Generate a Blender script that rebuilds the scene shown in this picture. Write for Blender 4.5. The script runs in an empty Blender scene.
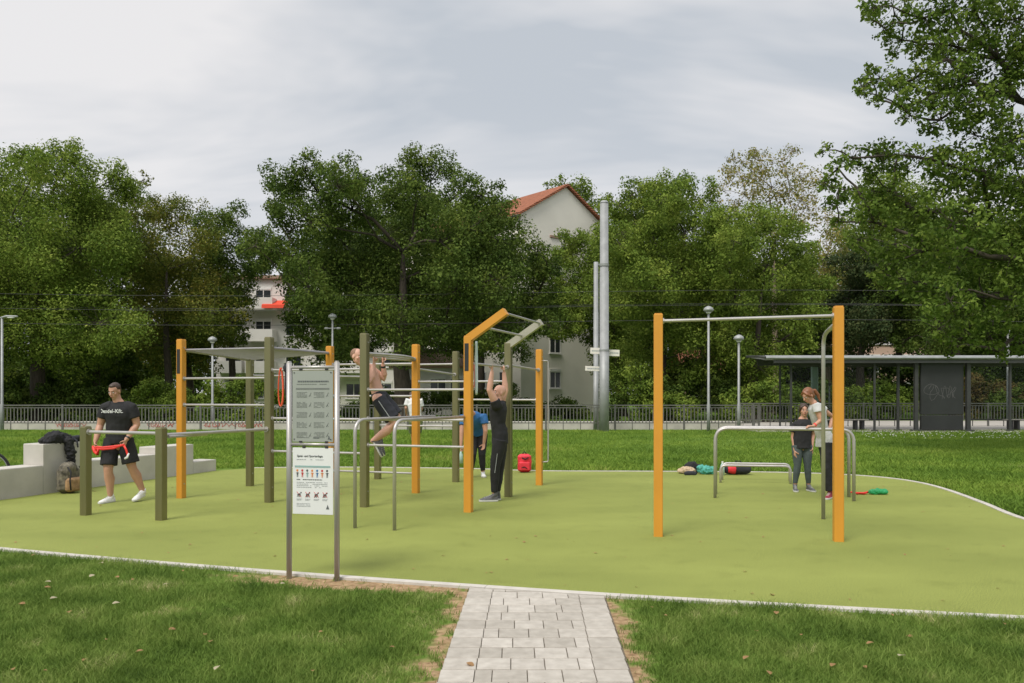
import bpy, bmesh, math, random
import numpy as np
from mathutils import Vector, Matrix
R=math.radians
random.seed(7); RNG=np.random.default_rng(11)
SC=bpy.context.scene; COL=SC.collection
F=796.0; CH=1.6; HY=393.0
def gx(px,Y): return (px-512.0)/F*Y
def gz(py,Y): return CH+(HY-py)/F*Y
def gp(px,py):
    Y=F*CH/(py-HY); return Vector((gx(px,Y),Y,0))
# ------------------------------------------------------------ materials
def newmat(name):
    m=bpy.data.materials.new(name); m.use_nodes=True; nt=m.node_tree
    return m,nt,nt.nodes['Principled BSDF']
def N(nt,t,**kw):
    n=nt.nodes.new(t)
    for k,v in kw.items(): setattr(n,k,v)
    return n
def mat(name,col,rough=.7,metal=0,var=.12,scale=8,bump=0,bscale=60,spec=.5,coords='Object',stretch=(1,1,1)):
    m,nt,b=newmat(name); L=nt.links
    tc=N(nt,'ShaderNodeTexCoord'); mp=N(nt,'ShaderNodeMapping'); mp.inputs['Scale'].default_value=stretch
    L.new(tc.outputs[coords],mp.inputs['Vector'])
    no=N(nt,'ShaderNodeTexNoise'); no.inputs['Scale'].default_value=scale; no.inputs['Detail'].default_value=5
    L.new(mp.outputs[0],no.inputs['Vector'])
    r=N(nt,'ShaderNodeValToRGB'); e=r.color_ramp.elements
    e[0].position=.3; e[1].position=.7
    e[0].color=(*[c*(1-var) for c in col],1); e[1].color=(*[min(1,c*(1+var)) for c in col],1)
    L.new(no.outputs['Fac'],r.inputs[0]); L.new(r.outputs[0],b.inputs['Base Color'])
    b.inputs['Roughness'].default_value=rough; b.inputs['Metallic'].default_value=metal
    b.inputs['Specular IOR Level'].default_value=spec
    if bump:
        n2=N(nt,'ShaderNodeTexNoise'); n2.inputs['Scale'].default_value=bscale; n2.inputs['Detail'].default_value=4
        L.new(mp.outputs[0],n2.inputs['Vector'])
        bp=N(nt,'ShaderNodeBump'); bp.inputs['Strength'].default_value=bump; bp.inputs['Distance'].default_value=.01
        L.new(n2.outputs['Fac'],bp.inputs['Height']); L.new(bp.outputs[0],b.inputs['Normal'])
    return m
def leafmat(name,cols,trans=.3,patch=.35,pscale=.35):
    m,nt,b=newmat(name); L=nt.links
    g=N(nt,'ShaderNodeNewGeometry'); tc=N(nt,'ShaderNodeTexCoord')
    no=N(nt,'ShaderNodeTexNoise'); no.inputs['Scale'].default_value=pscale; no.inputs['Detail'].default_value=2
    L.new(tc.outputs['Object'],no.inputs['Vector'])
    ma=N(nt,'ShaderNodeMath',operation='MULTIPLY_ADD'); ma.inputs[1].default_value=1-patch
    mb=N(nt,'ShaderNodeMath',operation='MULTIPLY_ADD'); mb.inputs[1].default_value=patch*2.4; mb.inputs[2].default_value=-patch*.7
    L.new(no.outputs['Fac'],mb.inputs[0]); L.new(g.outputs['Random Per Island'],ma.inputs[0]); L.new(mb.outputs[0],ma.inputs[2])
    r=N(nt,'ShaderNodeValToRGB'); e=r.color_ramp.elements
    while len(e)<len(cols): e.new(.5)
    for i,(p,c) in enumerate(cols): e[i].position=p; e[i].color=(*c,1)
    L.new(ma.outputs[0],r.inputs[0]); L.new(r.outputs[0],b.inputs['Base Color'])
    b.inputs['Roughness'].default_value=.7; b.inputs['Specular IOR Level'].default_value=.12
    tr=N(nt,'ShaderNodeBsdfTranslucent'); L.new(r.outputs[0],tr.inputs[0])
    mx=N(nt,'ShaderNodeMixShader'); mx.inputs[0].default_value=trans
    L.new(b.outputs[0],mx.inputs[1]); L.new(tr.outputs[0],mx.inputs[2])
    L.new(mx.outputs[0],nt.nodes['Material Output'].inputs[0])
    return m
M={}
M['yellow']=mat('yellow_paint',(.61,.275,.03),.42,var=.05,scale=3,bump=.06,bscale=40)
M['steel']=mat('brushed_steel',(.45,.43,.415),.42,.55,var=.1,scale=5,stretch=(1,1,.2),bump=.05,bscale=90)
M['darksteel']=mat('dull_steel',(.33,.315,.335),.5,.4,var=.08,scale=5)
M['skylitsteel']=mat('skylit_steel',(.44,.42,.34),.4,.5,var=.08,scale=5)  # same steel as the posts, sky reflection painted in as a paler base colour
M['postmetal']=mat('bronze_steel',(.26,.24,.13),.37,.82,var=.14,scale=5,stretch=(1,1,.15),bump=.06,bscale=60)
M['grey']=mat('grey_galvanised',(.33,.34,.34),.55,.3,var=.12,scale=4)
M['darkgrey']=mat('dark_grey_steel',(.062,.064,.062),.5,.3,var=.15,scale=4)
M['fence']=mat('fence_paint',(.15,.148,.135),.5,.3,var=.15,scale=3)
M['plate']=mat('black_plate',(.022,.022,.024),.45,var=.1)
M['conc']=mat('pale_concrete',(.50,.475,.43),.85,var=.17,scale=1.7,bump=.25,bscale=70)
M['kerb']=mat('kerb_concrete',(.52,.49,.44),.85,var=.12,scale=6,bump=.2)
M['panel']=mat('printed_metal_panel',(.34,.36,.33),.4,.1,var=.04,scale=3)
M['white']=mat('white_board',(.74,.75,.74),.45,var=.03,scale=3)
M['ink']=mat('grey_ink',(.11,.12,.12),.6,var=.1)
M['inklight']=mat('pale_ink',(.36,.38,.38),.6,var=.1)
M['inkpanel']=mat('panel_ink',(.17,.18,.17),.6,var=.1)
M['teal']=mat('teal_ink',(.28,.42,.40),.6,var=.05)
M['spray']=mat('faded_red_spray',(.42,.13,.11),.7,var=.2)
M['redink']=mat('red_ink',(.55,.06,.05),.6,var=.05)
M['orangeink']=mat('orange_ink',(.7,.25,.08),.6,var=.05)
M['blueink']=mat('blue_ink',(.08,.2,.4),.6,var=.05)
M['skin']=mat('skin',(.50,.27,.185),.5,var=.1,scale=7)
M['skinred']=mat('warm_skin',(.60,.34,.25),.5,var=.1,scale=7)
M['black']=mat('black_fabric',(.014,.014,.016),.85,var=.25,scale=9,bump=.3,bscale=25)
M['navy']=mat('dark_fabric',(.02,.022,.03),.8,var=.25,scale=9,bump=.3,bscale=25)
M['blue']=mat('blue_fabric',(.025,.13,.34),.75,var=.2,scale=9,bump=.3,bscale=25)
M['whitef']=mat('white_fabric',(.66,.66,.64),.85,var=.08,scale=7,bump=.3,bscale=25)
M['greyf']=mat('grey_fabric',(.50,.50,.50),.85,var=.08,scale=9,bump=.3,bscale=25)
M['leggings']=mat('slate_leggings',(.065,.085,.09),.7,var=.2,scale=9,bump=.2)
M['olivef']=mat('olive_fabric',(.13,.16,.06),.85,var=.2,scale=9)
M['hairdark']=mat('dark_hair',(.05,.028,.017),.5,var=.4,scale=40,stretch=(3,3,.4))
M['hairred']=mat('auburn_hair',(.20,.075,.03),.45,var=.4,scale=40,stretch=(3,3,.4))
M['hairshort']=mat('cropped_hair',(.25,.14,.09),.7,var=.3,scale=60)
M['shoewhite']=mat('white_shoe',(.75,.75,.74),.5,var=.06)
M['shoegrey']=mat('grey_shoe',(.10,.10,.105),.6,var=.3,scale=30)
M['shoepink']=mat('maroon_shoe',(.25,.03,.05),.6,var=.2,scale=20)
M['sole']=mat('sole',(.62,.62,.60),.6,var=.05)
M['eye']=mat('eye_white',(.7,.68,.65),.3,var=.02)
M['lip']=mat('lips',(.42,.13,.10),.5,var=.05)
M['brow']=mat('brows',(.13,.075,.045),.7,var=.2)
M['redrubber']=mat('red_rubber',(.75,.035,.025),.5,var=.08)
M['orangerubber']=mat('orange_rubber',(.85,.12,.05),.5,var=.06)
M['pinkrubber']=mat('pink_rubber',(.75,.25,.25),.5,var=.06)
M['palerubber']=mat('pale_rubber',(.55,.68,.70),.5,var=.06)
M['greenrubber']=mat('green_rubber',(.015,.26,.09),.5,var=.15)
M['redbag']=mat('red_bag',(.70,.03,.05),.55,var=.15,scale=9,bump=.3,bscale=20)
M['tealbag']=mat('teal_cloth',(.07,.33,.27),.7,var=.15,scale=12,bump=.4,bscale=20)
M['beige']=mat('beige_cloth',(.50,.38,.25),.8,var=.2,scale=12,bump=.4,bscale=20)
M['camo']=mat('camo_fabric',(.13,.115,.085),.8,var=.75,scale=16,bump=.4,bscale=30)
M['tan']=mat('tan_fabric',(.33,.20,.10),.8,var=.3,scale=14,bump=.3)
M['rubber']=mat('tyre_rubber',(.012,.012,.012),.6,var=.2)
M['bottle']=mat('clear_bottle',(.45,.62,.58),.25,var=.08)
M['bark']=mat('bark',(.055,.044,.032),.9,var=.4,scale=5,stretch=(3,3,.6),bump=.6,bscale=14)
M['barkpale']=mat('pale_bark',(.22,.17,.12),.9,var=.35,scale=5,stretch=(3,3,.6),bump=.5,bscale=14)
M['cream']=mat('cream_render',(.80,.765,.68),.9,var=.05,scale=.6,bump=.1,bscale=20)
M['renderwhite']=mat('white_render',(.66,.64,.60),.9,var=.05,scale=.6)
M['pinkrender']=mat('pink_render',(.52,.37,.29),.9,var=.06,scale=.6)
M['brownrender']=mat('brown_render',(.33,.22,.16),.9,var=.06,scale=.6)
M['shutter']=mat('shutter',(.33,.31,.28),.7,var=.06,scale=3)
M['frame']=mat('white_window_frame',(.7,.69,.66),.5,var=.03)
M['winglass']=mat('dark_window_glass',(.03,.035,.04),.12,var=.2,scale=2,spec=.6)
M['awning']=mat('red_awning_cloth',(.72,.07,.03),.8,var=.08,scale=3)
M['signplate']=mat('sign_plate',(.78,.74,.68),.5,var=.02)
M['paleteal']=mat('pale_green_paint',(.30,.40,.37),.5,var=.06)
M['plankwood']=mat('bench_slats',(.24,.23,.21),.6,var=.15,scale=4)
M['wire']=mat('cable',(.05,.05,.05),.6)
M['petal']=mat('clover_petals',(.72,.72,.66),.8,var=.04)
def tilemat():
    m,nt,b=newmat('roof_tiles'); L=nt.links
    tc=N(nt,'ShaderNodeTexCoord'); w=N(nt,'ShaderNodeTexWave',bands_direction='Z'); w.inputs['Scale'].default_value=2.2; w.inputs['Distortion'].default_value=.4
    L.new(tc.outputs['Object'],w.inputs['Vector'])
    no=N(nt,'ShaderNodeTexNoise'); no.inputs['Scale'].default_value=3; L.new(tc.outputs['Object'],no.inputs['Vector'])
    r=N(nt,'ShaderNodeValToRGB'); e=r.color_ramp.elements; e[0].position=.3;e[1].position=.75
    e[0].color=(.22,.075,.035,1); e[1].color=(.36,.125,.06,1)
    L.new(no.outputs['Fac'],r.inputs[0]); L.new(r.outputs[0],b.inputs['Base Color']); b.inputs['Roughness'].default_value=.9
    bp=N(nt,'ShaderNodeBump'); bp.inputs['Distance'].default_value=.05; L.new(w.outputs['Fac'],bp.inputs['Height']); L.new(bp.outputs[0],b.inputs['Normal'])
    return m
M['tiles']=tilemat()
def glassmat():
    m,nt,b=newmat('shelter_glass'); L=nt.links
    b.inputs['Base Color'].default_value=(.03,.035,.035,1); b.inputs['Roughness'].default_value=.06
    t=N(nt,'ShaderNodeBsdfTransparent'); t.inputs[0].default_value=(.88,.91,.89,1)
    mx=N(nt,'ShaderNodeMixShader'); mx.inputs[0].default_value=.09
    L.new(t.outputs[0],mx.inputs[1]); L.new(b.outputs[0],mx.inputs[2]); L.new(mx.outputs[0],nt.nodes['Material Output'].inputs[0])
    return m
M['glass']=glassmat()
LG_OAK=[(0,(.028,.054,.011)),(.4,(.072,.118,.021)),(.8,(.15,.205,.038)),(1,(.27,.30,.06))]
LG_LIGHT=[(0,(.062,.112,.018)),(.4,(.135,.205,.030)),(.75,(.235,.305,.05)),(1,(.36,.40,.09))]
LG_YEL=[(0,(.045,.075,.013)),(.35,(.11,.15,.024)),(.7,(.20,.20,.035)),(1,(.33,.26,.05))]
LG_BROWN=[(0,(.05,.055,.02)),(.4,(.13,.12,.04)),(.75,(.24,.16,.06)),(1,(.34,.22,.09))]
LG_PINE=[(0,(.022,.042,.016)),(.5,(.05,.078,.026)),(1,(.12,.13,.05))]
LG_NEAR=[(0,(.040,.076,.014)),(.4,(.095,.155,.024)),(.8,(.18,.25,.042)),(1,(.30,.34,.07))]
M['l_oak']=leafmat('oak_leaves',LG_OAK,patch=.6,pscale=.75); M['l_light']=leafmat('maple_leaves',LG_LIGHT,patch=.6,pscale=.75)
M['l_yel']=leafmat('yellowing_leaves',LG_YEL,patch=.55,pscale=.3); M['l_brown']=leafmat('autumn_leaves',LG_BROWN,patch=.5)
M['l_brown2']=leafmat('pale_autumn_leaves',[(0,(.10,.13,.03)),(.4,(.20,.22,.05)),(.75,(.33,.28,.08)),(1,(.46,.34,.12))],patch=.4)
M['l_pine']=leafmat('conifer_needles',LG_PINE); M['l_near']=leafmat('near_leaves',LG_NEAR,patch=.55,pscale=1.3)
M['grassblade']=leafmat('grass_blades',[(0,(.056,.104,.019)),(.4,(.132,.212,.038)),(.8,(.245,.325,.078)),(1,(.55,.48,.26))],trans=.3,patch=.65,pscale=2.2)
M['grassfar']=leafmat('lawn_blades',[(0,(.085,.16,.024)),(.4,(.15,.25,.036)),(.8,(.25,.35,.055)),(1,(.42,.40,.14))],trans=.3,patch=.6,pscale=.35)
M['deadleaf']=leafmat('dead_leaves',[(0,(.16,.07,.03)),(.5,(.36,.2,.09)),(1,(.5,.4,.24))],patch=.2)
M['paleleaf']=leafmat('pale_dead_leaves',[(0,(.36,.30,.18)),(.5,(.48,.42,.28)),(1,(.6,.56,.42))],patch=.2)

# ------------------------------------------------------------ mesh helpers
class MB:
    def __init__(s): s.v=[]; s.f=[]
    def add(s,vs,fs):
        o=len(s.v); s.v+= [tuple(v) for v in vs]; s.f+=[tuple(i+o for i in f) for f in fs]; return s
    def box(s,c,size,rz=0,mtx=None):
        hx,hy,hz=[d/2 for d in size]
        vs=[Vector((x,y,z)) for x in(-hx,hx) for y in(-hy,hy) for z in(-hz,hz)]
        m=mtx if mtx is not None else Matrix.Rotation(rz,3,'Z')
        vs=[m@v+Vector(c) for v in vs]
        return s.add(vs,[(0,1,3,2),(4,6,7,5),(0,4,5,1),(2,3,7,6),(0,2,6,4),(1,5,7,3)])
    def bbox(s,c,size,rz=0,b=.006):            # bevelled box (12 corner cut on all vertical edges and top/bottom)
        hx,hy,hz=[d/2 for d in size]; m=Matrix.Rotation(rz,3,'Z')
        def ring(ix,iy,z):
            pts=[(-ix+b,-iy),(ix-b,-iy),(ix,-iy+b),(ix,iy-b),(ix-b,iy),(-ix+b,iy),(-ix,iy-b),(-ix,-iy+b)]
            return [m@Vector((x,y,z))+Vector(c) for x,y in pts]
        rings=[ring(hx-b,hy-b,-hz),ring(hx,hy,-hz+b),ring(hx,hy,hz-b),ring(hx-b,hy-b,hz)]
        return s.loft(rings)
    def loft(s,rings,cap=True):
        n=len(rings[0]); o=len(s.v)
        for r in rings: s.v+=[tuple(p) for p in r]
        for k in range(len(rings)-1):
            for i in range(n):
                a=o+k*n+i; b2=o+k*n+(i+1)%n; s.f.append((a,b2,b2+n,a+n))
        if cap:
            s.f.append(tuple(o+i for i in reversed(range(n)))); s.f.append(tuple(o+(len(rings)-1)*n+i for i in range(n)))
        return s
    def tube(s,pts,rad,seg=10,squash=None,side=None,round_ends=False):
        pts=[Vector(p) for p in pts]; n=len(pts)
        if not hasattr(rad,'__len__'): rad=[rad]*n
        rad=list(rad); ext=[]
        if round_ends:
            d0=(pts[0]-pts[1]).normalized(); d1=(pts[-1]-pts[-2]).normalized()
            P=[];Q=[]
            for a in (80,55,28): P.append(pts[0]+d0*rad[0]*math.sin(R(a))); Q.append(rad[0]*math.cos(R(a)))
            P+=pts; Q+=rad
            for a in (28,55,80): P.append(pts[-1]+d1*rad[-1]*math.sin(R(a))); Q.append(rad[-1]*math.cos(R(a)))
            pts=P; rad=Q; n=len(pts)
        rings=[]; prev=None
        for i in range(n):
            t=(pts[min(i+1,n-1)]-pts[max(i-1,0)]).normalized()
            if prev is None:
                u=Vector(side) if side is not None else (Vector((0,0,1)) if abs(t.z)<.9 else Vector((1,0,0)))
            else: u=prev
            u=(u-t*u.dot(t)).normalized(); prev=u; w=t.cross(u)
            sq=squash if squash else (1,1)
            rings.append([pts[i]+(u*math.cos(2*math.pi*k/seg)*sq[0]+w*math.sin(2*math.pi*k/seg)*sq[1])*rad[i] for k in range(seg)])
        return s.loft(rings)
    def ell(s,c,r,mtx=None,u=14,v=9):
        m=mtx if mtx is not None else Matrix.Identity(3)
        rings=[]
        for j in range(1,v):
            a=math.pi*j/v
            rings.append([m@Vector((r[0]*math.sin(a)*math.cos(2*math.pi*i/u),r[1]*math.sin(a)*math.sin(2*math.pi*i/u),-r[2]*math.cos(a)))+Vector(c) for i in range(u)])
        return s.loft(rings)
    def prism(s,poly,z0,z1):
        n=len(poly); return s.loft([[Vector((p[0],p[1],z0)) for p in poly],[Vector((p[0],p[1],z1)) for p in poly]])
    def build(s,name,m,parent=None,smooth=False,bevel=0):
        me=bpy.data.meshes.new(name); me.from_pydata(s.v,[],s.f); me.update()
        if smooth:
            for p in me.polygons: p.use_smooth=True
        ms=m if isinstance(m,(list,tuple)) else [m]
        for x in ms: me.materials.append(x)
        o=bpy.data.objects.new(name,me); COL.objects.link(o)
        if parent is not None: o.parent=parent; o.matrix_parent_inverse=Matrix.Translation(parent.location).inverted() if False else o.matrix_parent_inverse
        return o
def tag(o,label=None,cat=None,group=None,kind=None):
    if label: o['label']=label
    if cat: o['category']=cat
    if group: o['group']=group
    if kind: o['kind']=kind
    return o
def thing(name,label,cat,group=None,loc=(0,0,0)):
    o=bpy.data.objects.new(name,None); o.empty_display_size=.3; COL.objects.link(o); o.location=loc
    return tag(o,label,cat,group)
class Part:   # mesh builder whose coordinates are WORLD; stored relative to the parent's location
    pass
def child(mb,name,m,parent,smooth=False,label=None):
    off=Vector(parent['_o']) if '_o' in parent.keys() else Vector(parent.location)
    mb.v=[tuple(Vector(v)-off) for v in mb.v]
    o=mb.build(name,m,parent,smooth)
    if label: o['label']=label
    return o
def sub(mb,name,m,root,part,smooth=False):
    off=Vector(root.location); mb.v=[tuple(Vector(v)-off) for v in mb.v]
    return mb.build(name,m,part,smooth)
def copytree(o,parent=None,loc=None,rot=None):
    c=o.copy(); COL.objects.link(c)
    if parent: c.parent=parent
    if loc is not None: c.location=loc
    if rot is not None: c.rotation_euler=rot
    for ch in [x for x in SC.objects if x.parent==o]: copytree(ch,c)
    return c
def npmesh(name,V,Fq,m,k=4,mats=None,smooth=False):
    """V (n,3), Fq (f,k) int arrays"""
    me=bpy.data.meshes.new(name); me.vertices.add(len(V)); me.vertices.foreach_set('co',V.astype(np.float32).ravel())
    nf=len(Fq); me.loops.add(nf*k); me.loops.foreach_set('vertex_index',Fq.astype(np.int32).ravel())
    me.polygons.add(nf); me.polygons.foreach_set('loop_start',np.arange(0,nf*k,k,dtype=np.int32))
    me.update(calc_edges=True)
    if smooth: me.polygons.foreach_set('use_smooth',np.ones(nf,dtype=bool))
    me.materials.append(m)
    o=bpy.data.objects.new(name,me); COL.objects.link(o); return o
# ------------------------------------------------------------ layout of the sports surface
def spline(pts,n=8,closed=False):
    out=[]; P=[Vector((p[0],p[1],0)) for p in pts]; m=len(P)
    for i in range(m if closed else m-1):
        if closed: p0,p1,p2,p3=P[(i-1)%m],P[i],P[(i+1)%m],P[(i+2)%m]
        else: p0,p1,p2,p3=P[max(i-1,0)],P[i],P[i+1],P[min(i+2,m-1)]
        for k in range(n):
            t=k/n
            out.append(.5*((2*p1)+(p2-p0)*t+(2*p0-5*p1+4*p2-p3)*t*t+(3*p1-p0-3*p2+p3)*t**3))
    if not closed: out.append(P[-1])
    return out
W0=Vector((-7.72,11.7,0)); WD=Vector((.322,.947,0)).normalized(); WN=Vector((-WD.y,WD.x,0))
near=[(-9.6,10.0),(-7.6,9.12),(-5.28,8.22),(-3.4,7.56),(-1.69,7.02),(0,6.54),(1.457,6.17),(3.66,5.69),(4.9,5.5),(5.9,5.6),(6.35,6.4),(6.42,8.0),(6.45,10.03),(6.81,11.58),(7.15,13.2),(7.22,14.3),(6.95,15.1),(6.28,15.68),(5.0,16.05),(2.6,16.2),(.57,16.3),(-1,16.8),(-3.6,17.1),(-5.5,16.95)]
wl=[tuple((W0+WD*t)[:2]) for t in (4.99,2.5,0,-1.2)]
edge=spline(near,8)
surf=[tuple(p[:2]) for p in edge]+wl
def inpoly(x,y,poly):
    x=np.asarray(x);y=np.asarray(y); c=np.zeros(x.shape,bool); n=len(poly)
    for i in range(n):
        x0,y0=poly[i][0],poly[i][1]; x1,y1=poly[(i+1)%n][0],poly[(i+1)%n][1]
        if y0==y1: continue
        h=((y0>y)!=(y1>y))&(x<(x1-x0)*(y-y0)/(y1-y0)+x0); c^=h
    return c
def offset(line,d):
    out=[]
    for i,p in enumerate(line):
        t=(line[min(i+1,len(line)-1)]-line[max(i-1,0)]).normalized(); out.append(p+Vector((t.y,-t.x,0))*d)
    return out
kerbout=offset(edge,.085)
PATH=[(-.43,3.0),(.645,3.0),(.742,6.235),(-.368,6.535)]
outer=[tuple(p[:2]) for p in offset(edge,.10)]+[tuple((W0+WD*t+WN*.5)[:2]) for t in (5.1,-1.3)]
def bare(x,y):
    """worn earth: by the sign, beside the path, under the far bench"""
    def g(cx,cy,sx,sy,rz=0):
        c,s=math.cos(rz),math.sin(rz); dx=(x-cx)*c+(y-cy)*s; dy=-(x-cx)*s+(y-cy)*c
        return np.exp(-(dx/sx)**2-(dy/sy)**2)
    dl=np.maximum((-.455+(y-3)*.030)-x,0); dr=np.maximum(x-(.63+(y-3)*.030),0); w=np.where(y<6.6,1.0,0)
    wig=.5+.5*vnoise(x*1.0,y*1.0,5.0)+.35*vnoise(x,y,13.)
    b=1.5*g(-1.65,6.78,.95,.22,-.27)+1.2*g(-.85,6.58,.5,.13,-.27)
    b=b+w*((x<0)*np.exp(-(dl/(.11+.08*wig+.09*np.clip(5.6-y,0,1)))**2)*1.15*(x<-.2)+(x>.2)*np.exp(-(dr/(.10+.09*wig+.07*np.exp(-((y-5.6)/.5)**2)))**2)*1.2)
    b=b+.4*g(-.75,5.9,.3,.3)+.6*g(11.5,17.5,1.8,1.0)+.4*g(-3.5,18.5,3.5,.5)+.45*g(-2.4,5.9,.5,.25)
    b=b*(.72+.45*vnoise(x,y,9.)+.25*vnoise(x,y,21.))
    return np.clip(b,0,1.3)
def vnoise(x,y,s):
    return (np.sin(x*s*1.7+1.3*np.sin(y*s*1.1))*np.cos(y*s*1.9+1.7*np.sin(x*s*.8+2))+np.sin(x*s*3.1+y*s*2.3)*.5)/1.5
# lawn sheet
def axis(lo,hi,fine0,fine1,step):
    a=list(np.arange(fine0,fine1,step)); v=fine1; st=step
    while v<hi: a.append(v); st*=1.18; v+=st
    a.append(hi); v=fine0; st=step; pre=[]
    while v>lo: st*=1.18; v-=st; pre.append(v)
    return np.array(sorted(pre+a))
ax=axis(-600,600,-6,7,.07); ay=axis(-60,900,3.2,8.6,.07)
GX,GY=np.meshgrid(ax,ay); nx,ny=len(ax),len(ay)
V=np.stack([GX.ravel(),GY.ravel(),np.zeros(GX.size)-.012],1)
V[:,2]+=np.where((V[:,1]>20)&(V[:,1]<32),.03*np.sin(V[:,0]*.21)*np.sin((V[:,1]-20)/12*math.pi),0)
I=np.arange(nx*ny).reshape(ny,nx)
Q=np.stack([I[:-1,:-1].ravel(),I[:-1,1:].ravel(),I[1:,1:].ravel(),I[1:,:-1].ravel()],1)
def lawnmat():
    m,nt,b=newmat('lawn_soil'); L=nt.links
    at=N(nt,'ShaderNodeAttribute',attribute_name='bare'); tc=N(nt,'ShaderNodeTexCoord')
    def noi(s,d=5,st=(1,1,1)):
        mp=N(nt,'ShaderNodeMapping'); mp.inputs['Scale'].default_value=st; L.new(tc.outputs['Object'],mp.inputs[0])
        n=N(nt,'ShaderNodeTexNoise'); n.inputs['Scale'].default_value=s; n.inputs['Detail'].default_value=d; L.new(mp.outputs[0],n.inputs['Vector']); return n
    n1=noi(22,6); n2=noi(.45,4); n3=noi(9,6)
    def ramp(n,a,ca,c,cc):
        r=N(nt,'ShaderNodeValToRGB'); e=r.color_ramp.elements; e[0].position=a;e[1].position=c;e[0].color=(*ca,1);e[1].color=(*cc,1); L.new(n.outputs['Fac'],r.inputs[0]); return r
    g1=ramp(n1,.3,(.07,.12,.025),.7,(.14,.21,.04)); g2=ramp(n2,.35,(.09,.17,.026),.7,(.18,.28,.045))
    mg=N(nt,'ShaderNodeMix',data_type='RGBA'); mg.inputs[0].default_value=.6; L.new(g1.outputs[0],mg.inputs[6]); L.new(g2.outputs[0],mg.inputs[7])
    dr=ramp(n1,.3,(.22,.14,.075),.72,(.44,.31,.18))
    ma=N(nt,'ShaderNodeMath',operation='MULTIPLY_ADD'); ma.inputs[1].default_value=1.9; L.new(at.outputs['Fac'],ma.inputs[0])
    mb_=N(nt,'ShaderNodeMath',operation='MULTIPLY_ADD'); mb_.inputs[1].default_value=2.6; mb_.inputs[2].default_value=-1.9; L.new(n3.outputs['Fac'],mb_.inputs[0]); L.new(mb_.outputs[0],ma.inputs[2])
    ma.use_clamp=True
    mx=N(nt,'ShaderNodeMix',data_type='RGBA'); L.new(ma.outputs[0],mx.inputs[0]); L.new(mg.outputs[2],mx.inputs[6]); L.new(dr.outputs[0],mx.inputs[7])
    L.new(mx.outputs[2],b.inputs['Base Color']); b.inputs['Roughness'].default_value=.95; b.inputs['Specular IOR Level'].default_value=.1
    bp=N(nt,'ShaderNodeBump'); bp.inputs['Distance'].default_value=.03; bp.inputs['Strength'].default_value=.6; L.new(n1.outputs['Fac'],bp.inputs['Height']); L.new(bp.outputs[0],b.inputs['Normal'])
    return m
lawn=npmesh('lawn',V,Q,lawnmat()); tag(lawn,kind='structure')
at=lawn.data.attributes.new('bare','FLOAT','POINT'); at.data.foreach_set('value',bare(V[:,0],V[:,1]).astype(np.float32))
# rubber surface
def rubbermat():
    m,nt,b=newmat('green_rubber_granulate'); L=nt.links; tc=N(nt,'ShaderNodeTexCoord')
    def noi(s,d,st=(1,1,1)):
        mp=N(nt,'ShaderNodeMapping'); mp.inputs['Scale'].default_value=st; L.new(tc.outputs['Object'],mp.inputs[0])
        n=N(nt,'ShaderNodeTexNoise'); n.inputs['Scale'].default_value=s; n.inputs['Detail'].default_value=d; L.new(mp.outputs[0],n.inputs['Vector']); return n
    a=noi(.5,6,(.7,1.6,1)); c=noi(110,4); d=noi(3.5,6)
    r=N(nt,'ShaderNodeValToRGB'); e=r.color_ramp.elements; e[0].position=.3; e[1].position=.72; e[0].color=(.225,.262,.064,1); e[1].color=(.300,.340,.088,1)
    L.new(a.outputs['Fac'],r.inputs[0])
    r2=N(nt,'ShaderNodeValToRGB'); e=r2.color_ramp.elements; e[0].position=.36; e[1].position=.62; e[0].color=(.50,.52,.54,1); e[1].color=(1.25,1.22,1.12,1); L.new(c.outputs['Fac'],r2.inputs[0])
    r3=N(nt,'ShaderNodeValToRGB'); e=r3.color_ramp.elements; e[0].position=.28; e[1].position=.46; e[0].color=(.90,.90,.88,1); e[1].color=(1,1,1,1); L.new(d.outputs['Fac'],r3.inputs[0])
    m1=N(nt,'ShaderNodeMix',data_type='RGBA',blend_type='MULTIPLY'); m1.inputs[0].default_value=1; L.new(r.outputs[0],m1.inputs[6]); L.new(r2.outputs[0],m1.inputs[7])
    m2=N(nt,'ShaderNodeMix',data_type='RGBA',blend_type='MULTIPLY'); m2.inputs[0].default_value=1; L.new(m1.outputs[2],m2.inputs[6]); L.new(r3.outputs[0],m2.inputs[7])
    L.new(m2.outputs[2],b.inputs['Base Color']); b.inputs['Roughness'].default_value=.85; b.inputs['Specular IOR Level'].default_value=.25
    bp=N(nt,'ShaderNodeBump'); bp.inputs['Distance'].default_value=.004; L.new(c.outputs['Fac'],bp.inputs['Height']); L.new(bp.outputs[0],b.inputs['Normal'])
    return m
def sheet(name,poly,z,m):
    bm=bmesh.new(); vs=[bm.verts.new((p[0],p[1],z)) for p in poly]; f=bm.faces.new(vs)
    if f.normal.z<0: f.normal_flip()
    bmesh.ops.triangulate(bm,faces=bm.faces[:]); me=bpy.data.meshes.new(name); bm.to_mesh(me); bm.free(); me.materials.append(m)
    o=bpy.data.objects.new(name,me); COL.objects.link(o); return o
def ccw(p):
    a=sum(p[i][0]*p[(i+1)%len(p)][1]-p[(i+1)%len(p)][0]*p[i][1] for i in range(len(p)))
    return p if a>0 else p[::-1]
tag(sheet('sports_surface',ccw(surf),0.0,rubbermat()),kind='structure')
kb=MB(); n=len(edge)
rings=[[edge[i]+Vector((0,0,-.05)),edge[i]+Vector((0,0,.010)),kerbout[i]+Vector((0,0,.010)),kerbout[i]+Vector((0,0,-.05))] for i in range(n)]
j0=0; acc=0
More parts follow.
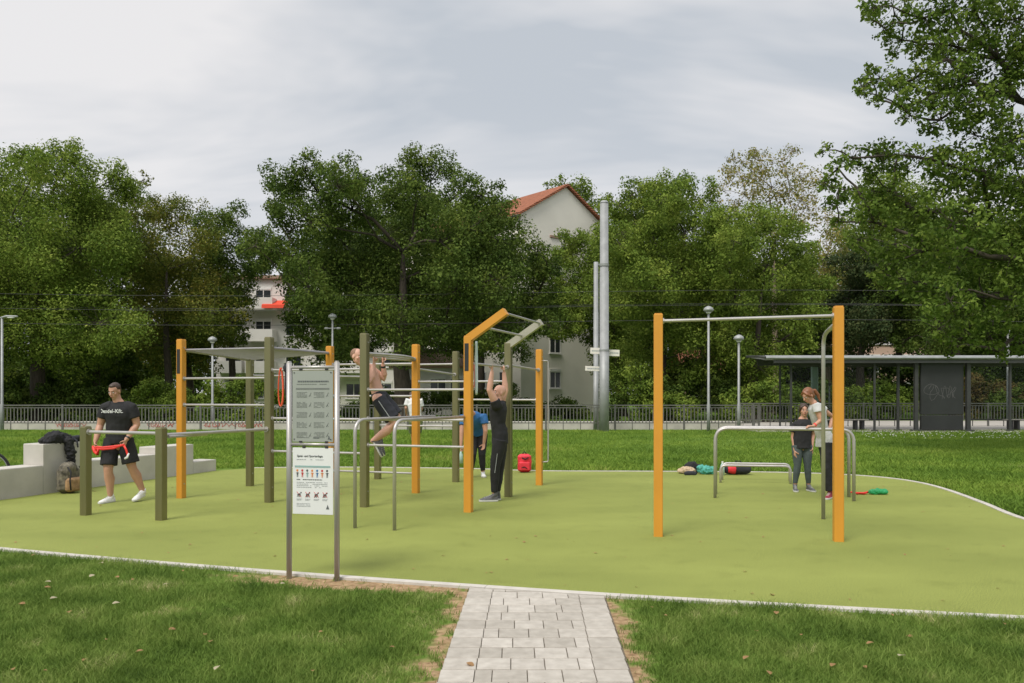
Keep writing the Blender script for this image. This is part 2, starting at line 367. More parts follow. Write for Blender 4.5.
for i in range(1,n):
    acc+=(edge[i]-edge[i-1]).length
    if acc>.95 or i==n-1:
        seg=[list(r) for r in rings[j0:i+1]]
        if len(seg)>1:
            q=[a.lerp(b_,min(.4,.004/max(.01,(a-b_).length))) for a,b_ in zip(seg[-1],seg[-2])]; kb.loft(seg[:-1]+[q])
        j0=i; acc=0
tag(kb.build('kerb',M['kerb']),kind='structure')
# paved path: pavers laid out in rows
def pavemat():
    m,nt,b=newmat('concrete_pavers'); L=nt.links; g=N(nt,'ShaderNodeNewGeometry'); tc=N(nt,'ShaderNodeTexCoord')
    r=N(nt,'ShaderNodeValToRGB'); e=r.color_ramp.elements; e[0].color=(.385,.355,.31,1); e[1].color=(.52,.485,.435,1); L.new(g.outputs['Random Per Island'],r.inputs[0])
    n=N(nt,'ShaderNodeTexNoise'); n.inputs['Scale'].default_value=14; n.inputs['Detail'].default_value=8; L.new(tc.outputs['Object'],n.inputs['Vector'])
    r2=N(nt,'ShaderNodeValToRGB'); e=r2.color_ramp.elements; e[0].position=.3;e[1].position=.7; e[0].color=(.82,.81,.79,1); e[1].color=(1.06,1.06,1.05,1); L.new(n.outputs['Fac'],r2.inputs[0])
    mx=N(nt,'ShaderNodeMix',data_type='RGBA',blend_type='MULTIPLY'); mx.inputs[0].default_value=1; L.new(r.outputs[0],mx.inputs[6]); L.new(r2.outputs[0],mx.inputs[7]); L.new(mx.outputs[2],b.inputs['Base Color'])
    b.inputs['Roughness'].default_value=.88
    n3=N(nt,'ShaderNodeTexNoise'); n3.inputs['Scale'].default_value=180; L.new(tc.outputs['Object'],n3.inputs['Vector'])
    bp=N(nt,'ShaderNodeBump'); bp.inputs['Distance'].default_value=.003; L.new(n3.outputs['Fac'],bp.inputs['Height']); L.new(bp.outputs[0],b.inputs['Normal'])
    return m
def clip(poly,a,b):   # keep the side right of a->b line below kerb
    out=[]
    def s(p): return (b[0]-a[0])*(p[1]-a[1])-(b[1]-a[1])*(p[0]-a[0])
    for i in range(len(poly)):
        p,q=poly[i],poly[(i+1)%len(poly)]; sp,sq=s(p),s(q)
        if sp<=0: out.append(p)
        if sp*sq<0: t=sp/(sp-sq); out.append((p[0]+(q[0]-p[0])*t,p[1]+(q[1]-p[1])*t))
    return out
pv=MB(); x0=-.455; gap=.0022
ka=(-.6,6.595-.092); kbp=(.9,6.225-.092+.06)
ka=(-1.0,6.75-.0); 
ed=[p for p in kerbout if -1.2<p.x<1.6]
ka=tuple(ed[0][:2]); kbp=tuple(ed[-1][:2])
def kerby(x): 
    for a,b in zip(kerbout[:-1],kerbout[1:]):
        if a.x<=x<=b.x: return a.y+(b.y-a.y)*(x-a.x)/(b.x-a.x)
    return 6.4
y=2.2; row=0; sh=lambda yy:(yy-3)*.030
while y<6.7:
    dy=.2
    cells=[(0,.2),(.885,1.085)]
    offs=[.0,.1][row%2]; cx=.2
    k=[.2,.3,.5,.7,.885] if row%2 else [.2,.4,.6,.8,.885]
    if row%5==3: k=[.2,.34,.54,.74,.885]
    cells+=list(zip(k[:-1],k[1:]))
    for a,b in cells:
        p=[(x0+a+gap+sh(y),y+.0065),(x0+b-gap+sh(y),y+.0065),(x0+b-gap+sh(y),y+dy-.0065),(x0+a+gap+sh(y),y+dy-.0065)]
        ya=kerby(p[0][0])-.006; yb=kerby(p[1][0])-.006
        p=clip(p,(p[0][0],ya),(p[1][0],yb)) if (max(q[1] for q in p)>min(ya,yb)) else p
        if len(p)>=3 and max(q[1] for q in p)-min(q[1] for q in p)>.01:
            c=Vector((sum(q[0] for q in p)/len(p),sum(q[1] for q in p)/len(p),0)); z=.004+random.uniform(-.001,.0015)
            top=[Vector((c.x+(q[0]-c.x)*.98,c.y+(q[1]-c.y)*.95,z)) for q in p]
            mid=[Vector((q[0],q[1],z-.004)) for q in p]; bot=[Vector((q[0],q[1],-.03)) for q in p]
            pv.loft([bot,mid,top])
    y+=dy; row+=1
tag(pv.build('paved_path',pavemat()),kind='structure')
jm=mat('joint_sand',(.13,.105,.075),.95,var=.3,scale=20)
tag(sheet('path_bedding',[(-.485,2.2),(.615,2.2),(.735,kerby(.735)-.004),(-.352,kerby(-.352)-.004)],-.006,jm),kind='structure')
# platform paving on the right beyond the lawn
pm=mat('platform_paving',(.40,.375,.335),.9,var=.1,scale=1.5,bump=.15)
p=MB(); p.box((35,38.9,-.05),(50,12.6,.16)); tag(p.build('platform_pavement',pm),kind='structure')
p=MB(); p.box((-13,38.4,-.06),(45.5,4.6,.1)); tag(p.build('track_pavement',mat('track_concrete',(.27,.255,.23),.9,var=.15,scale=1.2)),kind='structure')
# ------------------------------------------------------------ grass
def blades(name,n,region,h,w,m,label,dens=None,seg=True,z0=-.012):
    xs,ys=region(n); 
    k=~inpoly(xs,ys,outer)&~inpoly(xs,ys,[(-.545,0),(.545,0),(.728,6.3),(-.352,6.6)])
    b=bare(xs,ys); k&=RNG.random(len(xs))>np.clip(b*1.5-.12,0,.975)
    if dens is not None: k&=RNG.random(len(xs))<dens(xs,ys)
    xs,ys,b=xs[k],ys[k],b[k]; n=len(xs)
    hh=h*(.55+.9*RNG.random(n))*(1+.35*vnoise(xs,ys,2.3))*(1-.5*np.clip(b,0,1)); ang=RNG.random(n)*2*np.pi; lean=(.3+1.0*RNG.random(n))*hh; la=RNG.random(n)*2*np.pi+.6*vnoise(xs,ys,1.1)
    ww=w*(.6+.8*RNG.random(n)); dx,dy=np.cos(ang)*ww/2,np.sin(ang)*ww/2; lx,ly=np.cos(la)*lean,np.sin(la)*lean
    z=np.full(n,z0)
    v0=np.stack([xs-dx,ys-dy,z],1); v1=np.stack([xs+dx,ys+dy,z],1)
    v2=np.stack([xs+dx*.8+lx*.35,ys+dy*.8+ly*.35,z+hh*.62],1); v3=np.stack([xs-dx*.8+lx*.35,ys-dy*.8+ly*.35,z+hh*.62],1)
    v4=np.stack([xs+lx,ys+ly,z+hh],1); v4b=v4+np.stack([dx*.15,dy*.15,0*z],1)
    V=np.stack([v0,v1,v2,v3,v4,v4b],1).reshape(-1,3); i=np.arange(n)[:,None]*6
    Fq=np.concatenate([i+np.array([[0,1,2,3]]),i+np.array([[3,2,5,4]])],0)
    o=npmesh(name,V,Fq,m); tag(o,label,'grass',kind='stuff'); return o
def wedge(y0,y1,mar=.5,pw=1.0,xa=-9,xb=9):
    def f(n):
        ys=y0+(y1-y0)*RNG.random(n)**pw; hw=.66*ys+mar; xs=(RNG.random(n)*2-1)*hw
        return xs,ys
    return f
blades('grass',360000,wedge(3.9,9.6,.4),.046,.0045,M['grassblade'],'short trodden green grass in front of the rubber sports surface',
       dens=lambda x,y: np.where(y<4.4,1,np.clip(6/y,0,1)))
blades('lawn_grass',420000,wedge(9.6,33.8,1,1.5),.075,.017,M['grassfar'],'mown green lawn between the sports surface and the railing',z0=-.02)
# clover flowers
xs=RNG.uniform(12.2,20.5,260); ys=RNG.uniform(27,32,260)
fl=MB()
for x,y in zip(xs,ys):
    if abs(x/y-.54)<.1: fl.ell((x,y,.07),(.022,.022,.018),u=5,v=3)
tag(fl.build('clover_flowers',M['petal']),'tiny white clover flowers scattered in the far lawn before the shelter','flowers',kind='stuff')
# ------------------------------------------------------------ fallen leaves
def deadleaf(m,s):
    b=MB(); prof=[.03,.26,.36,.36,.26,.06]; vs=[]; 
    for i,w in enumerate(prof):
        t=i/5; zc=.10*math.sin(t*3.0)+.02
        vs+=[(t-.5,-w,zc+.12*w),(t-.5,0,zc),(t-.5,w,zc+.16*w)]
    fs=[]
    for i in range(5):
        a=i*3; fs+=[(a,a+3,a+4,a+1),(a+1,a+4,a+5,a+2)]
    b.add([(x*s,y*s,z*s) for x,y,z in vs],fs); o=b.build('fallen_leaf',m); return o
def inview(x,y): return abs(x)<.63*y
protos={}
def scatter(nm,count,test,m,label,group,smin,smax,z,fixed=()):
    first=None; i=0; pts=list(fixed)
    while len(pts)<count:
        y=4.5+random.random()**1.6*12; x=random.uniform(-.63,.63)*y
        if test(x,y): pts.append((x,y))
    for (x,y) in pts:
        if first is None: o=first=deadleaf(m,.055)
        else: o=first.copy(); COL.objects.link(o)
        s=random.uniform(smin,smax); o.scale=(s,s,s); o.location=(x,y,z); o.rotation_euler=(random.uniform(-.25,.25),random.uniform(-.2,.2),random.uniform(0,6.28))
        tag(o,label,'leaf',group)
IN=lambda x,y: bool(inpoly(np.array([x]),np.array([y]),surf)[0])
INP=lambda x,y: -.5<x<.8 and y<6.6
scatter('a',120,lambda x,y: IN(x,y),M['deadleaf'],'small dry brown leaf lying on the green rubber surface','fallen leaves on the rubber surface',.3,.85,.004,
        [tuple(gp(a,b)[:2]) for a,b in ((905,555),(868,558),(851,570),(745,572),(752,594),(850,600),(943,601),(993,561),(443,556),(160,541),(190,545),(85,543))])
scatter('b',34,lambda x,y: (not IN(x,y)) and (not INP(x,y)) and y<8.5,M['deadleaf'],'dry brown leaf lying in the grass before the rubber surface','fallen leaves in the near grass',.45,.95,.03,
        [tuple(gp(a,b)[:2]) for a,b in ((205,639),(769,678),(133,583),(183,574),(85,665),(313,676),(392,652),(892,619),(865,672),(1004,628))])
scatter('c',9,lambda x,y: (not IN(x,y)) and (not INP(x,y)) and y<7.5,M['paleleaf'],'pale upturned leaf lying in the near grass','pale leaves in the near grass',.8,1.2,.035,
        [tuple(gp(a,b)[:2]) for a,b in ((54,603),(116,608),(92,580),(283,588),(48,586),(101,567))])
scatter('d',1,lambda x,y:True,M['deadleaf'],'curled brown leaf on the left border pavers of the path','fallen leaf on the path',1,1,.008,[tuple(gp(470,666)[:2])])
# ------------------------------------------------------------ calisthenics rig
A=Vector((-5.04,12.13,0)); U=Vector((1.485,-.475,0)); VV=Vector((.53,1.57,0)); ROT=math.atan2(U.y,U.x)
def G(i,j,z=0): return A+U*i+VV*j+Vector((0,0,z))
UN=U.normalized(); VN=VV.normalized()
rig=thing('calisthenics_rig','large exercise rig of yellow and steel posts with many bars on the green surface','exercise rig',loc=G(1,1))
posts={'A':(0,0,2.41,'yellow'),'a':(1,0,2.41,'postmetal'),'b':(0,1,2.20,'postmetal'),'B':(1,1,2.37,'yellow'),'c':(2,0,2.43,'postmetal'),'C':(2,1,2.37,'yellow'),
'd':(1,2,2.34,'postmetal'),'e':(2,2,2.34,'postmetal'),'D':(3,0,2.36,'yellow'),'f':(3,1,2.37,'postmetal'),'E':(3,2,2.35,'yellow')}
PP={k:G(v[0],v[1]) for k,v in posts.items()}
PP['h']=Vector((-4.42,10.03,0)); PP['g']=Vector((-5.59,10.44,0)); posts['h']=(0,0,1.16,'postmetal'); posts['g']=(0,0,1.155,'postmetal')
plab={'A':'yellow corner post with a black plate near its top','D':'tall yellow post with a slanted yellow arm','f':'steel post with a slanted steel arm coloured pale as if skylit'}
for k,v in posts.items():
    p=PP[k]; b=MB(); wd=.105; b.bbox((p.x,p.y,v[2]/2-.02),(wd,wd,v[2]+.04),ROT,.007)
    b.bbox((p.x,p.y,v[2]+.004),(wd-.012,wd-.012,.010),ROT,.003)
    if k in 'Df':     # slanted arm continues the post
        tip=p+UN*.53+Vector((0,0,2.68)); base=p+Vector((0,0,2.33)); d=(tip-base).normalized(); s=VN*.05; q=d.cross(VN)
        if q.z<0: q=-q
        q=q*.05
        rg=[[base+(-s-q),base+(s-q),base+(s+q),base+(-s+q)],[tip+(-s-q),tip+(s-q),tip+(s+q),tip+(-s+q)]]
        bb=MB(); bb.loft(rg); child(bb,'slanted_arm',M['yellow' if k=='D' else 'skylitsteel'],rig,label='slanted yellow top arm' if k=='D' else 'slanted steel top arm coloured pale as if skylit')
    child(b,'post',M[v[3]],rig,label=plab.get(k,('yellow square post' if v[3]=='yellow' else 'brushed steel square post')))
for k in PP:
    if k in 'gh': continue
    for z in (.22,posts[k][2]-.12):
        b=MB(); c=PP[k]+UN*.0525+Vector((0,0,z)); b.tube([c,c+UN*.006],.011,8); child(b,'bolt',M['steel'],rig)
for k in 'AD':
    p=PP[k]-VN*.0545; b=MB(); b.bbox((p.x-UN.x*.006,p.y-UN.y*.006,2.08),(.058,.006,.37),ROT,.002); child(b,'plate',M['plate'],rig)
def bar(p,q,z0,z1=None,r=.017,nm='bar',col='steel'):
    if z1 is None: z1=z0
    p=PP[p] if isinstance(p,str) else p; q=PP[q] if isinstance(q,str) else q
    a=Vector((p.x,p.y,z0)); c=Vector((q.x,q.y,z1)); d=(c-a).normalized(); a=a+d*.045; c=c-d*.045
    b=MB(); b.tube([a,c],r,12)
    for e,s in ((a,1),(c,-1)): b.tube([e+d*s*.005,e+d*s*.022],r*1.9,12)
    child(b,nm,M[col],rig,smooth=False)
for z in (1.82,1.42): bar('A','a',z)
for z in (1.935,1.23,.75): bar('a','c',z)
bar('c','D',1.645); bar('c','D',.87)
bar('B','C',2.07); bar('B','C',1.55); bar('B','C',.31)
bar('C','f',1.78); bar('C','e',1.99,1.93); bar('e','E',1.48); bar('D','f',2.0,r=.017); bar('f','E',2.03,2.0)
bar('c','C',2.14); bar('g','h',1.09,r=.022); bar('h','a',1.07,r=.022)
bar('d','e',2.12); bar('d','e',1.0); bar('b','d',1.9)
# sleeve on the h-a rail and a second short rail
b=MB(); a0=PP['h']+Vector((.06,0,1.045)); b.tube([a0+VN*.05,a0+VN*.75],.02,12); child(b,'rail_sleeve',M['steel'],rig)
# bowed grip bar beside c-C
b=MB(); pts=[]
for k in range(13):
    t=k/12; pts.append(PP['c'].lerp(PP['C'],.04+.92*t)+UN*(.20*math.sin(math.pi*t))+Vector((0,0,2.16-.02*t)))
b.tube(pts,.019,10); child(b,'curved_grip_bar',M['steel'],rig,True)
b=MB(); pts=[q-UN*.40*math.sin(math.pi*i/12)+Vector((0,0,-.02)) for i,q in enumerate(pts)]; b.tube(pts,.019,10); child(b,'curved_grip_bar',M['steel'],rig,True)
# horizontal ladder over cell A a B b
for p,q in (('A','b'),('a','B')):
    lad=MB(); lad.tube([PP[p]+Vector((0,0,2.26)),PP[q]+Vector((0,0,2.26 if q=='B' else 2.17))],.024,10); child(lad,'ladder_rail',M['darksteel'],rig)
for k in range(13):
    t=.02+k/12*.96; r0=(PP['A']+Vector((0,0,2.26))).lerp(PP['b']+Vector((0,0,2.17)),t); r1=(PP['a']+Vector((0,0,2.26))).lerp(PP['B']+Vector((0,0,2.26)),t)
    b=MB(); b.tube([r0,r1],.014,10); child(b,'rung',M['darksteel'],rig)
# slanted rungs between the arms
for t in (.42,.95):
    r0=PP['D']+UN*.53*t+Vector((0,0,2.33+.35*t)); r1=PP['f']+UN*.53*t+Vector((0,0,2.33+.35*t)); b=MB(); b.tube([r0,r1],.017,10); child(b,'rung',M['steel'],rig)
def bent(pts,rad,br,n=8):
    """round the corners of a polyline"""
    pts=[Vector(p) for p in pts]; out=[pts[0]]
    for i in range(1,len(pts)-1):
        a=(pts[i-1]-pts[i]).normalized(); c=(pts[i+1]-pts[i]).normalized(); p0=pts[i]+a*br; p2=pts[i]+c*br
        for k in range(n+1):
            t=k/n; out.append(p0*(1-t)**2+pts[i]*2*t*(1-t)+p2*t*t)
    out.append(pts[-1]); return out
# two dip rails with bent legs
for bx,by,ex in ((-1.86,9.43,None),(-1.37,9.28,None)):
    e=Vector((bx,by,1.28))+VN*1.62; e=Vector((e.x,e.y,1.28))
    if bx>-1.5: e=PP['D']+Vector((-.04,0,1.28))
    else: e=PP['D']-UN*.5+Vector((0,.02,1.28))
    b=MB(); b.tube(bent([(bx,by,-.05),(bx,by,1.28),e],.02,.17),.0215,14)
    child(b,'dip_rail',M['steel'],rig,True,label='bent steel tube rail of the dip station')
bar(PP['c']+Vector((0,-.0,0)),'D',1.235,r=.0215,nm='dip_rail')
# tall thin frame beside post E
b=MB(); e=PP['E']; b.tube(bent([e+Vector((.03,0,2.16)),e+Vector((.155,.03,2.16)),e+Vector((.155,.03,.40)),e+Vector((.03,0,.40))],.01,.03,4),.013,10); child(b,'side_pole',M['steel'],rig,True)
# hanging exercise bands
def band(label,m,p,L,w=.05,name='resistance_band'):
    pts=[]; c=Vector(p)
    for k in range(17):
        t=k/16*2*math.pi; pts.append(c+Vector((math.sin(t)*w*(1-.35*math.cos(t)),.01*math.sin(t*2),-L/2+L/2*math.cos(t))))
    b=MB(); b.tube(pts,.015,6,(1,.5)); b.v=[tuple(Vector(v)-c) for v in b.v]; o=b.build(name,m,smooth=True); o.location=c; return tag(o,label,'exercise band')
q=PP['a'].lerp(PP['c'],.13)
band('orange rubber band looped over the upper bar beside the information board',M['orangerubber'],(q.x,q.y-.02,1.965),.56,.034)
b=MB(); c=Vector((q.x+.11,q.y-.02,1.96))
b.tube([c+Vector((.0,0,.02)),c+Vector((.02,.01,-.12)),c+Vector((.03,0,-.3)),c+Vector((.02,.01,-.5))],[.045,.075,.085,.05],12,(1,.55),round_ends=True); b.ell(c+Vector((-.01,-.03,.0)),(.06,.05,.07)); b.v=[tuple(Vector(v)-c) for v in b.v]
o=b.build('jacket',M['navy'],smooth=True); o.location=c; tag(o,'dark jacket hung over the bar beside the orange band','jacket')
q=PP['D']+Vector((.05,.12,0))
band('pale blue band hanging from the tall yellow post with the slanted arm',M['palerubber'],(q.x+.05,q.y,2.3),.72,.007)
band('pink band hanging behind the tall yellow post with the slanted arm',M['pinkrubber'],(q.x+.0,q.y+.03,2.02),.35,.03)
# ------------------------------------------------------------ pull-up frame at right
FP=Vector((1.635,8.9,0)); GP=Vector((3.525,8.6,0)); fr=thing('pull_up_frame','tall yellow two-post pull-up frame standing right of the paved path','pull-up frame',loc=(FP+GP)/2)
fa=math.atan2(GP.y-FP.y,GP.x-FP.x)
for p,h in ((FP,2.48),(GP,2.53)):
    b=MB(); b.bbox((p.x,p.y,h/2-.02),(.1,.1,h+.04),fa,.007); b.bbox((p.x,p.y,h+.004),(.088,.088,.01),fa,.003); child(b,'post',M['yellow'],fr)
b=MB(); d=(GP-FP).normalized(); b.tube([FP+d*.045+Vector((0,0,2.405)),GP-d*.045+Vector((0,0,2.435))],.0175,12)
b.tube([FP+d*.05+Vector((0,0,2.405)),FP+d*.065+Vector((0,0,2.405))],.032,12); b.tube([GP-d*.065+Vector((0,0,2.435)),GP-d*.05+Vector((0,0,2.435))],.032,12)
child(b,'pull_up_bar',M['steel'],fr)
b=MB(); b.tube(bent([GP+Vector((.0,.05,2.36)),(3.93,9.95,2.36),(3.95,10.1,2.30),(3.95,10.1,-.05)],.02,.12,6),.024,14); child(b,'bent_pole',M['steel'],fr,True)
# parallel bars
def ubar(p,q,z,r,br): 
    b=MB(); b.tube(bent([(p[0],p[1],-.05),(p[0],p[1],z),(q[0],q[1],z),(q[0],q[1],-.05)],r,br),r,14); return b
pb=thing('parallel_bars','waist-high pair of steel parallel bars behind the yellow pull-up frame','parallel bars',loc=(4.1,12.2,0))
child(ubar((3.10,12.15),(5.06,11.78),1.06,.024,.2),'bar',M['steel'],pb,True); child(ubar((3.23,12.62),(5.18,12.24),1.06,.024,.2),'bar',M['steel'],pb,True)
lp=thing('push_up_bars','low knee-high pair of steel push-up bars behind the taller parallel bars','push-up bars',loc=(4.3,14.2,0))
child(ubar((3.72,14.2),(4.9,14.0),.31,.021,.1),'bar',M['steel'],lp,True); child(ubar((3.86,14.62),(5.03,14.42),.31,.021,.1),'bar',M['steel'],lp,True)
# ------------------------------------------------------------ information board
S0=Vector((-1.937,6.92,0)); S1=Vector((-1.502,6.83,0)); sd=(S1-S0).normalized(); sn=Vector((sd.y,-sd.x,0)); sa=math.atan2(sd.y,sd.x)
sg=thing('information_board','grey steel information board with a grey panel above a white panel at the surface edge','sign board',loc=(S0+S1)/2)
SO=(S0+S1)/2
for p in (S0,S1):
    b=MB(); b.tube([p+Vector((0,0,-.05)),p+Vector((0,0,1.865))],.0235,16); b.tube([p+Vector((0,0,1.865)),p+Vector((0,0,1.875))],.019,16); child(b,'post',M['steel'],sg,True)
for z in (1.822,1.155):
    b=MB(); b.tube([S0+sd*.02+Vector((0,0,z)),S1-sd*.02+Vector((0,0,z))],.014,12); child(b,'crossbar',M['steel'],sg,True)
def onp(x,z,d=0): return SO+sd*x+sn*d+Vector((0,0,z))
def brd(cx,cz,w,h,d,t=.001):
    b=MB(); c=onp(cx,cz,d); b.box(c,(w,t,h),sa); return b
W=.378
up=MB(); c=onp(0,1.485,.004); up.bbox(c,(W,.006,.615),sa,.002); up=child(up,'grey_panel',M['panel'],sg)
lw=MB(); c=onp(.002,.84,.004); lw.bbox(c,(W,.006,.575),sa,.002); lw=child(lw,'white_panel',M['white'],sg)
ink=MB(); dk=MB(); D_=.0085
def dashes(mb,x0,x1,z,h,dens=.85):
    x=x0
    while x<x1:
        w=random.uniform(.008,.03); w=min(w,x1-x)
        if random.random()<dens: mb.box(onp(x+w/2,z,D_),(max(w-.004,.002),.0012,h),sa)
        x+=w
dashes(dk,-.14,.15,1.70,.013,1); dashes(ink,-.15,.13,1.676,.006); 
mb=MB(); mb.box(onp(.0,1.637,D_),(.31,.0012,.013),sa); sub(mb,'header_strip',M['inkpanel'],sg,up)
for colx in (-.15,.01):
    z=1.605
    for blk in range(5):
        for r_ in range(5):
            dashes(ink,colx,colx+.10,z,.004,.9); z-=.0105
        # small exercise figure
        fx=colx+.125; fz=z+.028; f=[(0,0),(.006,.012),(-.008,.02),(.012,.022)]
        dk.tube([onp(fx-.008,fz-.012,D_),onp(fx,fz,D_),onp(fx+.008,fz+.014,D_)],.0016,5); dk.tube([onp(fx,fz,D_),onp(fx+.012,fz-.008,D_)],.0014,5); dk.ell(onp(fx+.011,fz+.02,D_),(.0035,.001,.0035),u=6,v=4)
        z-=.034
dashes(ink,-.15,-.03,1.215,.004); dashes(dk,.005,.06,1.213,.010,1)
dk.add([onp(.14,1.20,D_),onp(.165,1.20,D_),onp(.1525,1.235,D_)],[(0,1,2)])
sub(ink,'printed_lines',M['inkpanel'],sg,up); sub(dk,'printed_lines',M['ink'],sg,up)
for (sx,sz) in ((-.17,1.775),(.17,1.775),(-.17,1.20),(.17,1.20)):
    b=MB(); c=onp(sx,sz,.007); b.tube([c,c+sn*.004],.005,10); sub(b,'screw',M['plate'],sg,up)
for sx,z in ((-.11,1.803),(.13,1.803),(-.11,1.178),(.13,1.178),(-.08,1.133),(.13,1.133)):
    b=MB(); b.bbox(onp(sx,z,.006),(.03,.012,.016),sa,.002); child(b,'clamp',M['plate'],sg)
# title lettering
def text(body,size,loc,rot,m,name='lettering',bold=.0):
    cu=bpy.data.curves.new(name,'FONT'); cu.body=body; cu.size=size; cu.extrude=.0005; cu.offset=bold; cu.align_x='CENTER'; cu.align_y='CENTER'; cu.resolution_u=2
    t=bpy.data.objects.new(name,cu); COL.objects.link(t); me=bpy.data.meshes.new_from_object(t); bpy.data.objects.remove(t)
    me.transform(Matrix.Translation(loc)@rot.to_4x4()); me.materials.clear(); me.materials.append(m); return me
def textchild(body,size,loc,rot,m,root,part,bold=0,name='lettering'):
    me=text(body,size,Vector(loc)-Vector(root.location),rot,m,name,bold); o=bpy.data.objects.new(name,me); COL.objects.link(o); o.parent=part; return o
srot=Matrix.Rotation(sa,3,'Z')@Matrix.Rotation(R(90),3,'X')
textchild('Spiel- und Sportanlage',.0265,onp(-.025,1.055,D_),srot,M['ink'],sg,lw,.0006)
ink=MB(); dk=MB(); dashes(ink,-.15,.12,1.025,.005); 
mb=MB(); mb.box(onp(0,.965,D_),(.33,.0012,.016),sa); sub(mb,'header_strip',M['teal'],sg,lw)
cl=['orangeink','redink','ink','orangeink','blueink','redink','ink']; bodyc=['ink','redink','teal','orangeink','blueink','orangeink','ink']
for i in range(7):
    x=-.14+i*.046; 
    b=MB(); b.ell(onp(x,.930,D_),(.0105,.001,.0115),u=8,v=5); sub(b,'pictogram',M[cl[i]],sg,lw)
    b=MB(); b.box(onp(x,.902,D_),(.013,.0012,.024),sa); b.box(onp(x-.004,.882,D_),(.004,.0012,.02),sa); b.box(onp(x+.004,.882,D_),(.004,.0012,.02),sa); b.box(onp(x,.908,D_),(.028,.0012,.004),sa); sub(b,'pictogram',M[bodyc[i]],sg,lw)
dashes(dk,-.15,.09,.852,.007,.95)
z=.828
for r_ in range(4): dashes(ink,-.15,.14-.06*(r_==3),z,.0045); z-=.014
for i in range(4):
    x=-.125+i*.08; b=MB(); 
    b.tube([onp(x-.013,.722,D_),onp(x+.012,.728,D_)],.006,6); b.ell(onp(x+.018,.738,D_),(.007,.001,.007),u=8,v=4)
    for a_,c_ in ((-.012,-.018),(-.006,-.004),(.006,.002),(.012,.018)): b.tube([onp(x+a_,.722,D_),onp(x+c_,.70,D_)],.002,5)
    sub(b,'pictogram',M['ink'],sg,lw); b=MB(); b.tube([onp(x-.02,.745,D_+.001),onp(x+.02,.70,D_+.001)],.0022,5)
    if i in(1,2,3): b.tube([onp(x+.02,.745,D_+.001),onp(x-.02,.70,D_+.001)],.0022,5)
    sub(b,'prohibition_mark',M['redink'],sg,lw); dashes(ink,x-.025,x+.028,.684,.004,1); dashes(ink,x-.025,x+.02,.675,.004,1)
z=.645
for r_ in range(3): dashes(ink,-.15,-.02,z,.004); z-=.012
dk.add([onp(.125,.60,D_),onp(.155,.60,D_),onp(.14,.64,D_)],[(0,1,2)])
sub(ink,'printed_lines',M['inklight'],sg,lw); sub(dk,'printed_lines',M['ink'],sg,lw)
# short steel post seen under the board
b=MB(); p=gp(319,526)
# ------------------------------------------------------------ stepped concrete wall
wall=thing('stepped_concrete_wall','pale concrete seat wall in stepped blocks along the left edge of the surface','wall',loc=W0+WD*1.5)
def wblock(t0,t1,h,th=.42,inset=0):
    b=MB(); p=[W0+WD*t0-WN*inset,W0+WD*t1-WN*inset,W0+WD*t1+WN*th,W0+WD*t0+WN*th]
    e=.012; cen=(p[0]+p[2])/2
    b.loft([[Vector((q.x,q.y,-.1)) for q in p],[Vector((q.x,q.y,h-e)) for q in p],[Vector((q.x+(cen.x-q.x)*.02,q.y+(cen.y-q.y)*.02,h)) for q in p]])
    child(b,'concrete_block',M['conc'],wall)
for t0,t1,h in ((-1.3,.94,.455),(.945,1.80,.79),(1.805,3.36,.455),(3.365,4.33,.585),(4.335,5.0,.23)): wblock(t0,t1,h)
# ------------------------------------------------------------ people
def fuse(mb,name,m,parent,voxel=.009,smooth=3,folds=0,off=None):
    """one continuous watertight skin out of overlapping volumes"""
    o=mb.build(name,m,None,True); 
    r=o.modifiers.new('r','REMESH'); r.mode='VOXEL'; r.voxel_size=voxel; r.use_smooth_shade=True
    if smooth: s=o.modifiers.new('s','SMOOTH'); s.iterations=smooth; s.factor=.6
    if folds:
        t=bpy.data.textures.new('folds','CLOUDS'); t.noise_scale=.09 if folds<.028 else .055; t.noise_depth=1
        d=o.modifiers.new('d','DISPLACE'); d.texture=t; d.strength=folds; d.mid_level=.45
    dg=bpy.context.evaluated_depsgraph_get(); me=bpy.data.meshes.new_from_object(o.evaluated_get(dg)); bpy.data.objects.remove(o)
    me.materials.clear(); me.materials.append(m); q=bpy.data.objects.new(name,me); COL.objects.link(q); q.parent=parent
    for p in me.polygons: p.use_smooth=True
    return q
def frame(fwd,up=Vector((0,0,1))):
    f=Vector(fwd).normalized(); s=f.cross(up).normalized(); u=s.cross(f)   # s = viewer-left of facing? (figure's right)
    return f,s,u
